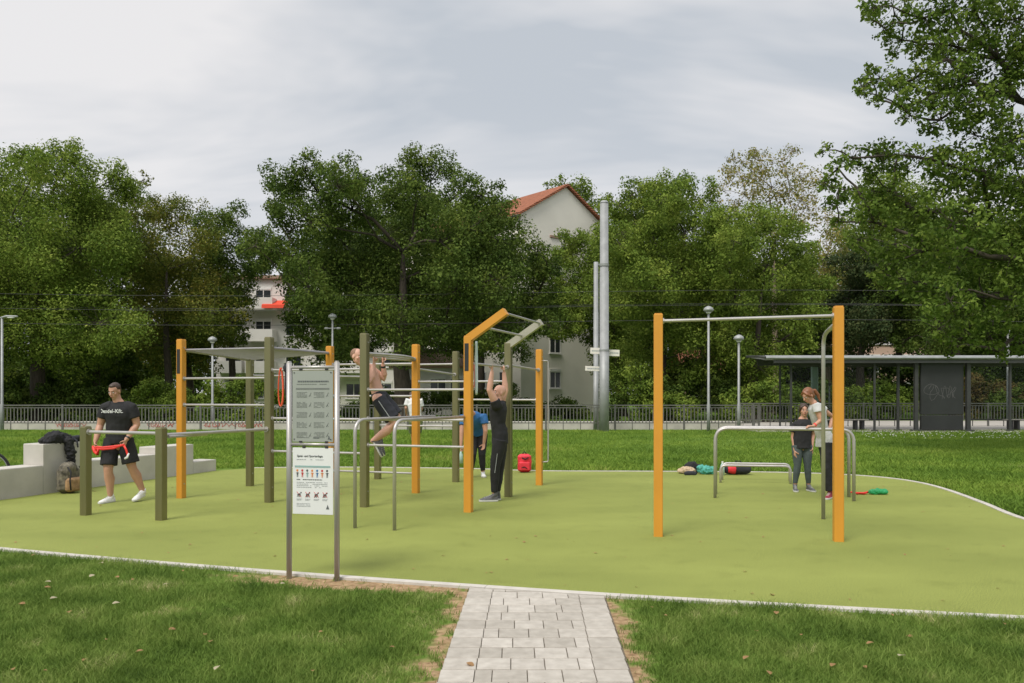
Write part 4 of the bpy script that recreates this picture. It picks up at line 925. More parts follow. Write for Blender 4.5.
# ------------------------------------------------------------ things lying about
def lump(name,label,cat,m,c,prims,voxel=.012,folds=.02,smooth=3):
    b=MB()
    for kind,*a in prims:
        if kind=='e': b.ell(a[0],a[1])
        else: b.tube(a[0],a[1],12,(1,.6) if len(a)<3 else a[2],round_ends=True)
    o=fuse(b,name,M[m],None,voxel,smooth,folds); o.location=c; return tag(o,label,cat)
jc=W0+WD*1.28+WN*.12; jc.z=.79
n_=lambda a,bb,cc: tuple(WD*a-WN*bb+Vector((0,0,cc)))
lump('jacket','black jacket draped over the tallest block of the concrete wall','jacket','black',jc,
 [('e',n_(0,.0,.07),(.15,.24,.12)),('e',n_(-.15,0,.04),(.12,.15,.06)),('e',n_(.15,.02,.05),(.10,.16,.08)),('t',[n_(.05,.06,.06),n_(.08,.18,.02),n_(.10,.20,-.15),n_(.12,.20,-.36)],[.07,.085,.08,.05]),('t',[n_(.25,.05,.03),n_(.37,.0,.04),n_(.40,.08,.03)],[.04,.035,.03])],.010,.06)
lump('pouch','small black pouch lying on the concrete wall beside the jacket','pouch','navy',W0+WD*1.60+WN*.08+Vector((0,0,.79)),
 [('e',(0,0,.05),(.06,.10,.055)),('e',(.03,.05,.07),(.05,.06,.04)),('t',[(.04,-.06,.04),(.10,-.10,.02),(.12,-.11,-.08)],[.02,.02,.015])],.010,.01)
# backpack
bc=W0+WD*1.20-WN*.23
bp=thing('backpack','camouflage backpack with a tan front pocket leaning on the concrete wall','backpack',loc=bc)
def rounded(mb,c,size,rz,rr=.25):
    b2=MB(); b2.bbox((0,0,0),size,0,min(size)*rr); m=Matrix.Rotation(rz,3,'Z'); mb.add([m@Vector(v)+Vector(c) for v in b2.v],b2.f)
rz=math.atan2(WD.y,WD.x)
b=MB(); rounded(b,(0,0,.22),(.34,.22,.44),rz,.3); b.ell((0,0,.40),(.13,.15,.10)); fuse(b,'main_bag',M['camo'],bp,.012,5,.02)
b=MB(); q=-WN*-.0; nn=-WN; c_=nn*.12; rounded(b,(c_.x,c_.y,.14),(.29,.10,.22),rz,.3); fuse(b,'front_pocket',M['tan'],bp,.010,4,.01)
for s_ in(-.1,.12):
    b=MB(); b.tube([tuple(WD*s_+nn*.10+Vector((0,0,.42))),tuple(WD*s_+nn*.17+Vector((0,0,.34))),tuple(WD*(s_*1.3)+nn*.18+Vector((0,0,.22))),tuple(WD*(s_*1.1)+nn*.18+Vector((0,0,.06)))],.016,8,(1,.5)); b.build('strap',M['black'],bp,True)
b=MB(); b.tube([tuple(WD*-.05+Vector((0,0,.48))),tuple(Vector((0,0,.53))),tuple(WD*.05+Vector((0,0,.48)))],.012,8); b.build('handle',M['black'],bp,True)
# bags on the far edge
def B2(px,Y): return V3(gx(px,Y),Y,0)
lump('folded_hoodie','beige sweater heaped on the far edge of the green surface','sweater','beige',B2(686.5,15.8),[('e',(0,0,.07),(.14,.12,.075)),('e',(-.07,.03,.05),(.10,.1,.05)),('e',(.08,-.03,.06),(.09,.08,.06))],.008,.05)
lump('sports_bag','black bag slumped behind the beige sweater','bag','black',B2(691.5,16.02),[('e',(0,0,.11),(.15,.10,.11)),('e',(.10,.0,.08),(.11,.09,.09)),('t',[(-.08,0,.17),(0,0,.22),(.09,0,.17)],[.015,.015,.015],(1,1))],.008,.045)
lump('shoes','pair of dark trainers in front of the beige sweater','shoes','navy',B2(690,15.5),[('t',[(-.08,0,.03),(.04,0,.035),(.10,0,.025)],[.04,.04,.03]),('t',[(-.04,.11,.03),(.08,.11,.035),(.14,.11,.025)],[.04,.04,.03])],.010,.006)
lump('teal_jacket','crumpled teal jacket on the far edge beside the black bag','jacket','tealbag',B2(706,15.7),[('e',(0,0,.08),(.16,.12,.085)),('e',(-.10,0,.11),(.07,.08,.08)),('e',(.12,-.02,.07),(.08,.08,.07))],.008,.06)
bt=thing('water_bottle','clear water bottle standing at the left end of the low bars','bottle',loc=B2(722.5,15.5))
b=MB(); b.tube([(0,0,0),(0,0,.19),(0,0,.225),(0,0,.24)],[.04,.04,.02,.018],14); b.build('bottle_body',M['bottle'],bt,True)
b=MB(); b.tube([(0,0,.24),(0,0,.27)],[.02,.02],12); b.build('cap',M['frame'],bt)
rb=thing('gym_bag','red and black gym bag lying behind the low push-up bars','bag',loc=B2(737,15.6))
b=MB(); b.tube([(-.17,0,.11),(0,0,.12),(.18,0,.11)],[.10,.115,.10],16,(1,1),round_ends=True); fuse(b,'bag_body',M['navy'],rb,.010,4,.01)
b=MB(); b.tube([(-.20,-.02,.12),(-.10,-.02,.125),(-.05,-.02,.125)],[.09,.112,.114],16); fuse(b,'end_panel',M['redbag'],rb,.010,2)
b=MB(); b.tube([(-.08,-.05,.20),(-.04,-.06,.27),(.05,-.06,.27),(.09,-.05,.20)],.012,8); b.build('handle',M['black'],rb,True)
rg=thing('red_backpack','bright red backpack standing on the far edge between the steel and yellow posts','backpack',loc=B2(524.5,16.05))
b=MB(); rounded(b,(0,0,.19),(.27,.16,.37),.1,.3); fuse(b,'main_bag',M['redbag'],rg,.010,5,.02)
b=MB(); rounded(b,(.0,-.09,.13),(.22,.06,.18),.1,.3); fuse(b,'front_pocket',M['redbag'],rg,.009,3,.01)
b=MB(); b.tube([(-.05,-.09,.30),(.02,-.095,.27),(.08,-.09,.31)],.012,7); b.tube([(-.08,-.12,.10),(.0,-.13,.12),(.05,-.12,.09)],.009,7); b.tube([(-.04,0,.37),(0,0,.42),(.04,0,.37)],.011,8); b.build('straps',M['black'],rg,True)
gc=gp(872,494.5)
gr=thing('exercise_tube','green exercise tube bag with red rubber cord lying beside the parallel bars','exercise gear',loc=gc)
b=MB(); b.tube([(-.02,.0,.045),(.08,0,.05),(.20,-.01,.045)],[.035,.05,.04],10,(1,1.2),round_ends=True); fuse(b,'green_bag',M['greenrubber'],gr,.007,2,.04)
b=MB(); pts=[V3(-.36+.34*t,.03*math.sin(t*16),.02+.015*math.sin(t*9)) for t in np.linspace(0,1,18)]; b.tube(pts,.014,7); b.tube([(-.25,.05,.02),(-.15,-.05,.03),(-.05,.03,.03),(-.1,.06,.02)],.014,7); b.build('red_cord',M['redrubber'],gr,True)
# bicycle behind the wall, mostly outside the picture
bk=thing('bicycle','black bicycle parked behind the low concrete wall, only its tyre showing','bicycle',loc=(-8.42,12.75,0))
ba=Matrix.Rotation(R(20),3,'Z')
def wheel(cx):
    b=MB(); c=Vector((cx,0,.34)); pts=[ba@(c+V3(math.cos(a)*.325,0,math.sin(a)*.325)) for a in np.linspace(0,2*math.pi,41)]; b.tube(pts,.02,8); w=b.build('wheel',M['rubber'],bk,True)
    b=MB(); b.tube([ba@(c+V3(math.cos(a)*.30,0,math.sin(a)*.30)) for a in np.linspace(0,2*math.pi,33)],.009,6)
    for i in range(18): a=i*math.pi/9; b.tube([ba@c,ba@(c+V3(math.cos(a)*.30,0,math.sin(a)*.30))],.0015,4)
    b.build('rim',M['grey'],w)
wheel(0); wheel(-1.05)
b=MB(); T=lambda *p: ba@Vector(p)
for a_,c_ in (((0,0,.34),(-.12,0,.85)),((-.14,0,.75),(-.72,0,.80)),((-.13,0,.68),(-.62,0,.30)),((-.62,0,.30),(-.76,0,.9)),((-.62,0,.30),(-1.05,0,.34)),((-.74,0,.78),(-1.05,0,.34))): b.tube([T(*a_),T(*c_)],.016,8)
b.build('frame',M['darkgrey'],bk,True); b=MB(); b.ell(T(-.77,0,.93),(.13,.07,.03)); b.build('saddle',M['black'],bk,True)
b=MB(); b.tube([T(-.12,-.28,.97),T(-.13,0,.93),T(-.12,.28,.97)],.013,8); b.build('handlebar',M['black'],bk,True)
# ------------------------------------------------------------ fences
def fence(name,label,x0,x1,Y,zt,zb,step,base=0):
    f=thing(name,label,'fence',loc=((x0+x1)/2,Y,0)); x=x0; i=0
    while x<x1-.01:
        xe=min(x+step,x1)
        b=MB(); b.bbox((x,Y,zt/2),(.085,.06,zt+.02),0,.008); child(b,'post',M['fence'],f)
        b=MB(); b.box(((x+xe)/2,Y,zt-.025),(xe-x-.08,.05,.05)); b.box(((x+xe)/2,Y,zt-.13),(xe-x-.08,.03,.035)); b.box(((x+xe)/2,Y,zb+.02),(xe-x-.08,.03,.04))
        n=int((xe-x)/.145)
        for k in range(1,n): b.box((x+(xe-x)*k/n,Y+.001,(zt-.13+zb)/2),(.038,.02,zt-.17-zb))
        for k in (1,2,3):
            if n>18: b.box((x+(xe-x)*k/4,Y-.002,zb/2),(.035,.03,zb))
        child(b,'baluster_panel',M['fence'],f); x=xe; i+=1
    b=MB(); b.bbox((x1,Y,zt/2),(.085,.06,zt+.02),0,.008); child(b,'post',M['fence'],f)
fence('fence','long grey metal railing of upright bars running along the far edge of the lawn',-31,10.55,34,1.10,.30,2.95)
fence('fence','grey metal railing of upright bars standing behind the tram shelter',10.75,46,37.7,1.13,.32,2.95)
lw_=thing('low_wall','low pale concrete wall behind the railing with red and white graffiti','wall',loc=(-10,35.3,0))
b=MB(); b.bbox((-10,35.3,.14),(40.5,.25,.40),0,.02); child(b,'wall_body',M['conc'],lw_)
for sx,ex,mm in ((gx(57,35.2),gx(83,35.2),'spray'),(gx(148,35.2),gx(172,35.2),'spray'),(gx(205,35.2),gx(262,35.2),'spray'),(gx(122,35.2),gx(131,35.2),'white')):
    b=MB(); x=sx
    while x<ex:
        w=random.uniform(.15,.4); pts=[V3(x+w*t+.05*math.sin(t*17+x),35.166,.20+.10*math.sin(t*9+x*3)) for t in np.linspace(0,1,12)]; b.tube(pts,random.uniform(.010,.022),6,(1,.3),side=(0,0,1)); x+=w*.8
    child(b,'graffiti',M[mm],lw_)
# ------------------------------------------------------------ poles and lamps
def pole(name,label,cat,px,Y,ztop,r,m='grey',bands=()):
    t=thing(name,label,cat,loc=(gx(px,Y),Y,0)); b=MB(); zs=[-.1,ztop*.35,ztop*.35,ztop*.7,ztop*.7,ztop]; rr=[r,r*.98,r*.94,r*.92,r*.86,r*.84]
    b.tube([(0,0,z+.001*i) for i,z in enumerate(zs)],rr,20); b.build('pole_shaft',M[m],t,True); return t
tp=pole('catenary_mast','tall thick grey mast rising beside the thinner one near the gabled house','mast',604.2,33.3,9.55,.205)
b=MB(); b.tube([(0,0,9.55),(0,0,9.64)],[.19,.12],16); b.build('cap',M['grey'],tp)
b=MB(); b.tube([(0,0,6.9),(0,0,7.0)],[.20,.20],20); b.tube([(0,0,3.35),(0,0,3.42)],[.21,.21],20); b.build('collar',M['grey'],tp)
t2=pole('catenary_mast','shorter thin grey mast standing just left of the tall thick mast','mast',596,35,7.35,.12)
b=MB(); b.tube([(0,0,7.2),(.25,-.1,7.28),(.45,-.2,6.9)],.03,8); b.tube([(.45,-.2,6.9),(.45,-.2,6.2)],.05,8); b.build('bracket',M['grey'],t2,True)
for (pa,pb,ya,yb,lab,Y) in ((590.3,601,347.8,354.0,'upper white direction plate left of the tall mast',33.7),(609,619.5,349.8,356.2,'white direction plate right of the tall mast',33.5),(585.2,600.5,366.3,371.0,'lower white direction plate left of the tall mast, below another',34.0)):
    xa,xb=gx(pa,Y),gx(pb,Y); za,zb_=gz(yb,Y),gz(ya,Y); o=thing('sign_plate',lab,'sign',loc=((xa+xb)/2,Y,(za+zb_)/2))
    b=MB(); b.bbox((0,0,0),(xb-xa,.02,zb_-za),0,.006); pl=b.build('plate',M['signplate'],o); pl.rotation_euler=(0,R(2),0)
    b=MB(); x=-(xb-xa)*.38
    while x<(xb-xa)*.38: w=random.uniform(.03,.08); b.box((x+w/2,-.0112,0),(w*.8,.0015,.06)); x+=w
    lt=b.build('printed_line',M['inklight'],pl)
    b=MB(); b.tube([(0,.01,0),((gx(604,Y)-(xa+xb)/2)*.8,.05,0)],.015,8); b.build('bracket',M['grey'],o)
def lamp(label,px,Y,ztop,head='dome',arm=False,top=None):
    t=thing('street_lamp',label,'street lamp',loc=(gx(px,Y),Y,0)); b=MB(); b.tube([(0,0,-.1),(0,0,1.1),(0,0,1.15),(0,0,ztop)],[.075,.075,.055,.045],14); b.build('pole_shaft',M['grey'],t,True)
    b=MB()
    if head=='dome': b.tube([(0,0,ztop-.06),(0,0,ztop+.0),(0,0,ztop+.05),(0,0,ztop+.12),(0,0,ztop+.17),(0,0,ztop+.20)],[.09,.21,.215,.18,.10,.03],18); h=b.build('lamp_head',M['grey'],t,True)
    else: b.tube([(-.1,0,ztop-.02),(.2,0,ztop+.05),(.62,0,ztop+.05)],[.05,.09,.06],12,(.6,1),side=(0,0,1),round_ends=True); h=b.build('lamp_head',M['grey'],t,True)
    b=MB()
    if head=='dome': b.tube([(0,0,ztop-.12),(0,0,ztop-.06)],[.07,.12],14)
    else: b.ell((.38,0,ztop),(.18,.09,.03))
    b.build('lamp_glass',M['frame'],h,True)
    if arm: b=MB(); b.tube([(-.28,0,ztop-.55),(.28,0,ztop-.55)],.03,8); b.ell((-.3,0,ztop-.55),(.12,.08,.06)); b.ell((.3,0,ztop-.55),(.12,.08,.06)); b.build('crossarm',M['grey'],t,True)
lamp('street lamp with a flat head at the far left of the lawn',2,34,4.82,'flat')
lamp('slim street lamp behind the ladder of the rig, left of the hanging orange band',212.5,38,4.1)
lamp('street lamp with a small crossarm rising behind the information board',332.5,40,5.4,arm=True)
lamp('taller of the two dome-headed lamps seen through the pull-up frame',708.5,33.4,5.05)
lamp('shorter of the two dome-headed lamps seen through the pull-up frame',738.8,33.4,3.85)
t=pole('post','slim grey pole rising through the right end of the tram shelter','pole',1008,35.5,4.3,.06)
b=MB(); b.bbox((0,-.01,4.32),(.2,.12,.16),0,.02); b.build('top_box',M['grey'],t)
t=thing('ticket_pillar','pale green pillar on the tram platform behind the two women','pillar',loc=(gx(814.5,35),35,0)); b=MB(); b.bbox((0,0,1.45),(.27,.2,2.9),0,.03); b.build('pillar_body',M['paleteal'],t); b=MB(); b.bbox((0,0,2.93),(.31,.24,.06),0,.01); b.build('cap',M['grey'],t)
t=pole('post','thin steel post on the platform right of the leaning woman','pole',829.5,35,1.95,.035)
b=MB(); b.bbox((0,-.05,1.98),(.12,.05,.12),0,.01); b.build('top_box',M['darkgrey'],t)
# catenary wires
for y,z,yy in ((0,6.75,41),(0,6.0,41),(0,5.2,40.6),(0,6.4,44)):
    b=MB(); pts=[V3(x,yy,z+.15*math.sin(x*.11)) for x in np.linspace(-60,60,25)]; b.tube(pts,.011,5)
    o=b.build('overhead_wire',M['wire']); tag(o,'thin dark overhead tram wire crossing in front of the trees','wire','tram wires before the trees')
# ------------------------------------------------------------ tram shelter
SY=32.9; sx0=gx(763,SY); sx1=26.5
sh=thing('tram_shelter','long tram shelter with a thin curved-edge roof and glass walls at the right','shelter',loc=((sx0+sx1)/2,SY+.8,0))
b=MB(); prof=[(-.35,2.98),(-.40,3.03),(-.38,3.09),(-.28,3.14),(2.2,3.24),(2.2,3.17),(.2,3.0),(-.2,2.95)]
b.loft([[V3(x,SY+y,z) for y,z in prof] for x in (sx0-.0,sx1)]); child(b,'roof',M['grey'],sh)
b=MB(); b.box(((sx0+sx1)/2+.1,SY-.27,2.885),(sx1-sx0-.5,.08,.11)); b.box(((sx0+sx1)/2+.1,SY+1.9,2.95),(sx1-sx0-.5,.08,.3)); child(b,'roof_beam',M['darkgrey'],sh)
b=MB(); b.tube([V3(sx0-.02,SY-.4,3.05),V3(sx0-.16,SY-.1,3.1),V3(sx0-.18,SY+1.2,3.16),V3(sx0-.02,SY+2.2,3.2)],.05,8); child(b,'end_trim',M['darkgrey'],sh)
posts_x=[]
for px,Y,w in ((780,SY+.9,.07),(791,SY+.2,.09),(874.5,SY,.08),(898,SY+.4,.10),(916,SY,.15),(968,SY,.16),(1010,SY,.09)):
    x=gx(px,Y); b=MB(); b.bbox((x,Y,1.45),(w,w,2.9),0,.01); b.bbox((x,Y,.05),(w*2.6,w*2,.07),0,.01); child(b,'post',M['darkgrey'],sh); posts_x.append((x,Y))
for px0,px1,Y in ((781,790,SY+.6),(793,873,SY+1.9),(876,897,SY+1.9),(900,915,SY+1.9),(970,1009,SY+1.9),(1012,1060,SY+1.9)):
    b=MB(); x0_,x1_=gx(px0,Y),gx(px1,Y); b.box(((x0_+x1_)/2,Y,1.6),(x1_-x0_,.012,2.3)); child(b,'glass_pane',M['glass'],sh)
    b=MB(); b.box(((x0_+x1_)/2,Y+.0,.44),(x1_-x0_,.04,.05)); child(b,'pane_frame',M['darkgrey'],sh); b=MB(); b.box(((x0_+x1_)/2,Y,2.77),(x1_-x0_,.04,.05)); child(b,'pane_frame',M['darkgrey'],sh)
x0_,x1_=gx(920.5,SY+.05),gx(963.5,SY+.05); b=MB(); b.bbox(((x0_+x1_)/2,SY+.1,1.80),(x1_-x0_,.14,2.2),0,.02); b.bbox(((x0_+x1_)/2,SY+.1,.37),(x1_-x0_-.02,.13,.62),0,.02); pn=child(b,'dark_panel',mat('charcoal_panel',(.028,.03,.03),.45,var=.15,scale=2),sh)
g_=MB(); cx_=(gx(928,SY)+gx(957,SY))/2; rs=random.Random(3)
pts=[]
for k in range(46):
    t=k/45; pts.append(V3(cx_-.55+1.15*t+.13*math.sin(t*31),SY+.028,1.62+.30*math.sin(t*23+.5)*(1-.4*t)+.06*math.sin(t*61)))
g_.tube(pts,.010,5,(1,.3),side=(0,0,1))
g_.tube([V3(cx_-.45+.3*math.cos(a)*(1-.3*math.sin(a)),SY+.028,1.75+.22*math.sin(a)) for a in np.linspace(0,5.6,18)],.011,5,(1,.3),side=(0,0,1))
g_.tube([V3(cx_+.0+.5*t,SY+.028,1.35+.55*abs(math.sin(t*7))) for t in np.linspace(0,1,18)],.009,5,(1,.3),side=(0,0,1))
sub(g_,'graffiti',M['darkgrey'] if False else mat('faded_spray',(.10,.10,.10),.8,var=.1),sh,pn)
def bench(label,px,w):
    Y=SY+.9; x=gx(px,Y); t=thing('bench',label,'bench',loc=(x,Y,.03)); b=MB()
    for k in range(4): b.bbox((0,-.17+.11*k,.44),(w,.09,.035),0,.006)
    b.build('seat',M['plankwood'],t)
    for s in(-1,1):
        for dx in (-.14,.14):
            b=MB(); b.bbox((s*(w/2-.35)+dx*1.0,0,.21),(.10,.3,.42),0,.01); b.build('leg',M['plate'],t)
bench('slatted platform bench behind the leaning woman and the yellow post',842,2.1); bench('slatted platform bench at the right edge under the shelter roof',1024,1.6)
# ------------------------------------------------------------ buildings
def window(root,off,c,w,h,n,rz,deep=.12,sill=True,box=False):
    """c: centre on the wall, n: outward normal (unit, horizontal)"""
    c=Vector(c); n=Vector(n); t=Vector((-n.y,n.x,0)); z=Vector((0,0,1))
    def q(x,y,d): return c+t*x+z*y+n*d-off
    b=MB(); fwd=.02
    def slab(mb,x0,x1,y0,y1,d0,d1): mb.loft([[q(x0,y0,d),q(x1,y0,d),q(x1,y1,d),q(x0,y1,d)] for d in(d0,d1)])
    slab(b,-w/2,w/2,-h/2,-h/2+.07,0,.05); slab(b,-w/2,w/2,h/2-.07,h/2,0,.05); slab(b,-w/2,-w/2+.07,-h/2+.07,h/2-.07,0,.05); slab(b,w/2-.07,w/2,-h/2+.07,h/2-.07,0,.05); slab(b,-.035,.035,-h/2+.07,h/2-.07,0,.048)
    if box: slab(b,-w/2,w/2,h/2,h/2+.22,0,.09)
    slab(b,-w/2-.08,w/2+.08,-h/2-.08,-h/2,0,.14)
    f=b.build('window',M['frame'],root)
    b=MB(); slab(b,-w/2+.06,w/2-.06,-h/2+.06,h/2-.06,.003,.02); b.build('pane',M['winglass'],f)
    return f
# gabled house
hc=V3(.7,62,0); th=R(40); e1=V3(math.cos(th),math.sin(th),0); e2=V3(-math.sin(th),math.cos(th),0); w_=4.85; Lh=20
hs=thing('gabled_house','tall cream house with a steep red tiled gable rising above the trees in the middle','house',loc=hc)
b=MB(); ez=15.6; rz_=18.45
def hp(s,t,z): return hc+e1*s+e2*t+V3(0,0,z)
b.loft([[hp(0,t,-.3),hp(2*w_,t,-.3),hp(2*w_,t,ez),hp(w_,t,rz_),hp(0,t,ez)] for t in(0,Lh)]); child(b,'wall',M['cream'],hs)
b=MB()
for sgn,(sa_,sb_) in((0,(-.35,w_)),(1,(2*w_+.35,w_))):
    k_=(rz_-ez)/w_; za=ez-.35*k_+.03; zb2=rz_+.03
    b.loft([[hp(sa_,t,za),hp(sb_,t,zb2),hp(sb_,t,zb2+.2),hp(sa_,t,za+.2)] for t in(-.3,Lh+.3)])
rf=child(b,'roof',M['tiles'],hs)
b=MB(); b.tube([hp(-.42,-.2,ez-.22),hp(-.42,Lh,ez-.22)],.08,8); sub(b,'gutter',M['darkgrey'],hs,rf)
ng=-e2; nf=-e1
for z in (2.65,5.48,8.3,11.1):
    for s in (3.62,): window(hs,hc,hp(s,0,z),1.2,1.35,ng,th,box=True)
b=MB(); b.box(hp(3.6,-.06,14.2),(1.1,.12,.18),th); child(b,'vent_ledge',M['brownrender'],hs)
for z in (2.65,5.48,8.3,11.1,13.6):
    for t in range(2,int(Lh),3): window(hs,hc,hp(0,t,z),1.3,1.35 if z<13 else .9,nf,th)
# white balcony block at the left
bx0,bx1,BY,bh=-27.5,-4.5,74,12.2
wb=thing('apartment_block','white balconied apartment block behind the trees left of centre','building',loc=((bx0+bx1)/2,BY,0))
b=MB(); b.box(((bx0+bx1)/2,BY+5,bh/2),(bx1-bx0,10,bh)); child(b,'wall',M['renderwhite'],wb)
b=MB(); b.box(((bx0+bx1)/2,BY+5,bh+.15),(bx1-bx0+.8,10.8,.3)); child(b,'roof',M['brownrender'],wb)
for fl_ in range(4):
    z=1.7+2.9*fl_
    for k in range(8):
        x=bx0+1.6+k*2.8
        window(wb,wb.location,(x,BY,z+.1),1.5,1.4,(0,-1,0),0,box=True)
        if k%3!=2 and fl_>0:
            b=MB(); b.box((x,BY-.75,z-1.1),(2.5,1.5,.16)); b.box((x,BY-1.46,z-.55),(2.5,.06,.95)); b.box((x-1.22,BY-.75,z-.55),(.06,1.36,.95)); b.box((x+1.22,BY-.75,z-.55),(.06,1.36,.95)); child(b,'balcony',M['renderwhite'],wb)
aw=MB(); xa,xb=gx(263,72.6),gx(285,72.6); aw.loft([[V3(xa,72.2,9.55),V3(xa,74,10.15),V3(xa,74,10.2),V3(xa,72.2,9.62),V3(xa,72.15,9.3)],[V3(xb,72.2,9.55),V3(xb,74,10.15),V3(xb,74,10.2),V3(xb,72.2,9.62),V3(xb,72.15,9.3)]]); child(aw,'awning',M['awning'],wb)
aw=MB(); xa,xb=gx(352,72.6),gx(366,72.6); aw.loft([[V3(xa,72.2,10.9),V3(xa,74,11.6),V3(xa,74,11.65),V3(xa,72.2,10.97)],[V3(xb,72.2,10.9),V3(xb,74,11.6),V3(xb,74,11.65),V3(xb,72.2,10.97)]]); child(aw,'awning',M['brownrender'],wb)
# grey-white low house between the rig posts
lh=thing('house','low pale house with a shuttered window seen between the rig posts','house',loc=(gx(432,58),60,0))
xa,xb=gx(395,58),gx(466,58); b=MB(); b.box(((xa+xb)/2,61,1.75),(xb-xa,6,3.5)); child(b,'wall',M['renderwhite'],lh); b=MB(); b.loft([[V3(x,57.6,3.4),V3(x,61,4.6),V3(x,64.4,3.4),V3(x,64.4,3.55),V3(x,61,4.8),V3(x,57.6,3.55)] for x in (xa-.4,xb+.4)]); child(b,'roof',M['brownrender'],lh)
for px in (405,438,458): window(lh,lh.location,(gx(px,58),58,1.9),1.2,1.5,(0,-1,0),0,box=True)
# right buildings
rbx=thing('apartment_block','pinkish apartment block glimpsed through the trees above the tram shelter','building',loc=(gx(885,85),86,0))
xa,xb=gx(845,85),gx(955,85); b=MB(); b.box(((xa+xb)/2,91,6),(xb-xa,12,12)); child(b,'wall',M['pinkrender'],rbx); b=MB(); b.box(((xa+xb)/2,91,12.2),(xb-xa+.8,12.8,.4)); child(b,'roof',M['brownrender'],rbx)
for fl_ in range(4):
    for px in (858,873,889,905,921,938): window(rbx,rbx.location,(gx(px,85),85,1.8+2.9*fl_),1.5,1.6,(0,-1,0),0,box=True)
sb=thing('house','small brown brick house under the trees right of the tall mast','house',loc=(gx(705,75),78,0))
xa,xb=gx(688,75),gx(740,75); b=MB(); b.box(((xa+xb)/2,79,1.8),(xb-xa,8,3.6)); child(b,'wall',M['brownrender'],sb); b=MB(); b.loft([[V3(x,74.5,3.5),V3(x,79,5.6),V3(x,83.5,3.5),V3(x,83.5,3.7),V3(x,79,5.85),V3(x,74.5,3.7)] for x in (xa-.4,xb+.4)]); child(b,'roof',M['tiles'],sb)
for px in (694,705,727): window(sb,sb.location,(gx(px,75),75,1.9),1.3,1.3,(0,-1,0),0)
# ------------------------------------------------------------ trees
def leaves(name,C,Rr,Nn,size,m,parent=None,rng=RNG,flat=.8,droop=.25,asp=.55):
    """C (k,3) clump centres, Rr clump radii, Nn leaves per clump"""
    idx=np.repeat(np.arange(len(C)),Nn); n=len(idx)
    d=rng.normal(size=(n,3)); d/=np.linalg.norm(d,axis=1)[:,None]; rad=rng.random(n)**.45
    off=d*rad[:,None]*np.asarray(Rr)[idx][:,None]*np.array([1,1,flat]); P=np.asarray(C)[idx]+off
    nr=rng.normal(size=(n,3))*.5+d*rad[:,None]*1.0+np.array([0,0,.35]); nr/=np.linalg.norm(nr,axis=1)[:,None]
    a=rng.normal(size=(n,3)); a[:,2]-=droop; a-=nr*(a*nr).sum(1)[:,None]; a/=np.linalg.norm(a,axis=1)[:,None]; b=np.cross(nr,a)
    s=size*(.6+.8*rng.random(n))[:,None]; w=s*asp
    v0=P-a*s*.5; v1=P+b*w*.5-a*s*.05+nr*w*.12; v2=P+a*s*.5; v3=P-b*w*.5-a*s*.05+nr*w*.12
    V=np.stack([v0,v1,v2,v3],1).reshape(-1,3); Fq=np.arange(n*4).reshape(-1,4)
    o=npmesh(name,V,Fq,m); 
    if parent is not None: o.parent=parent
    return o
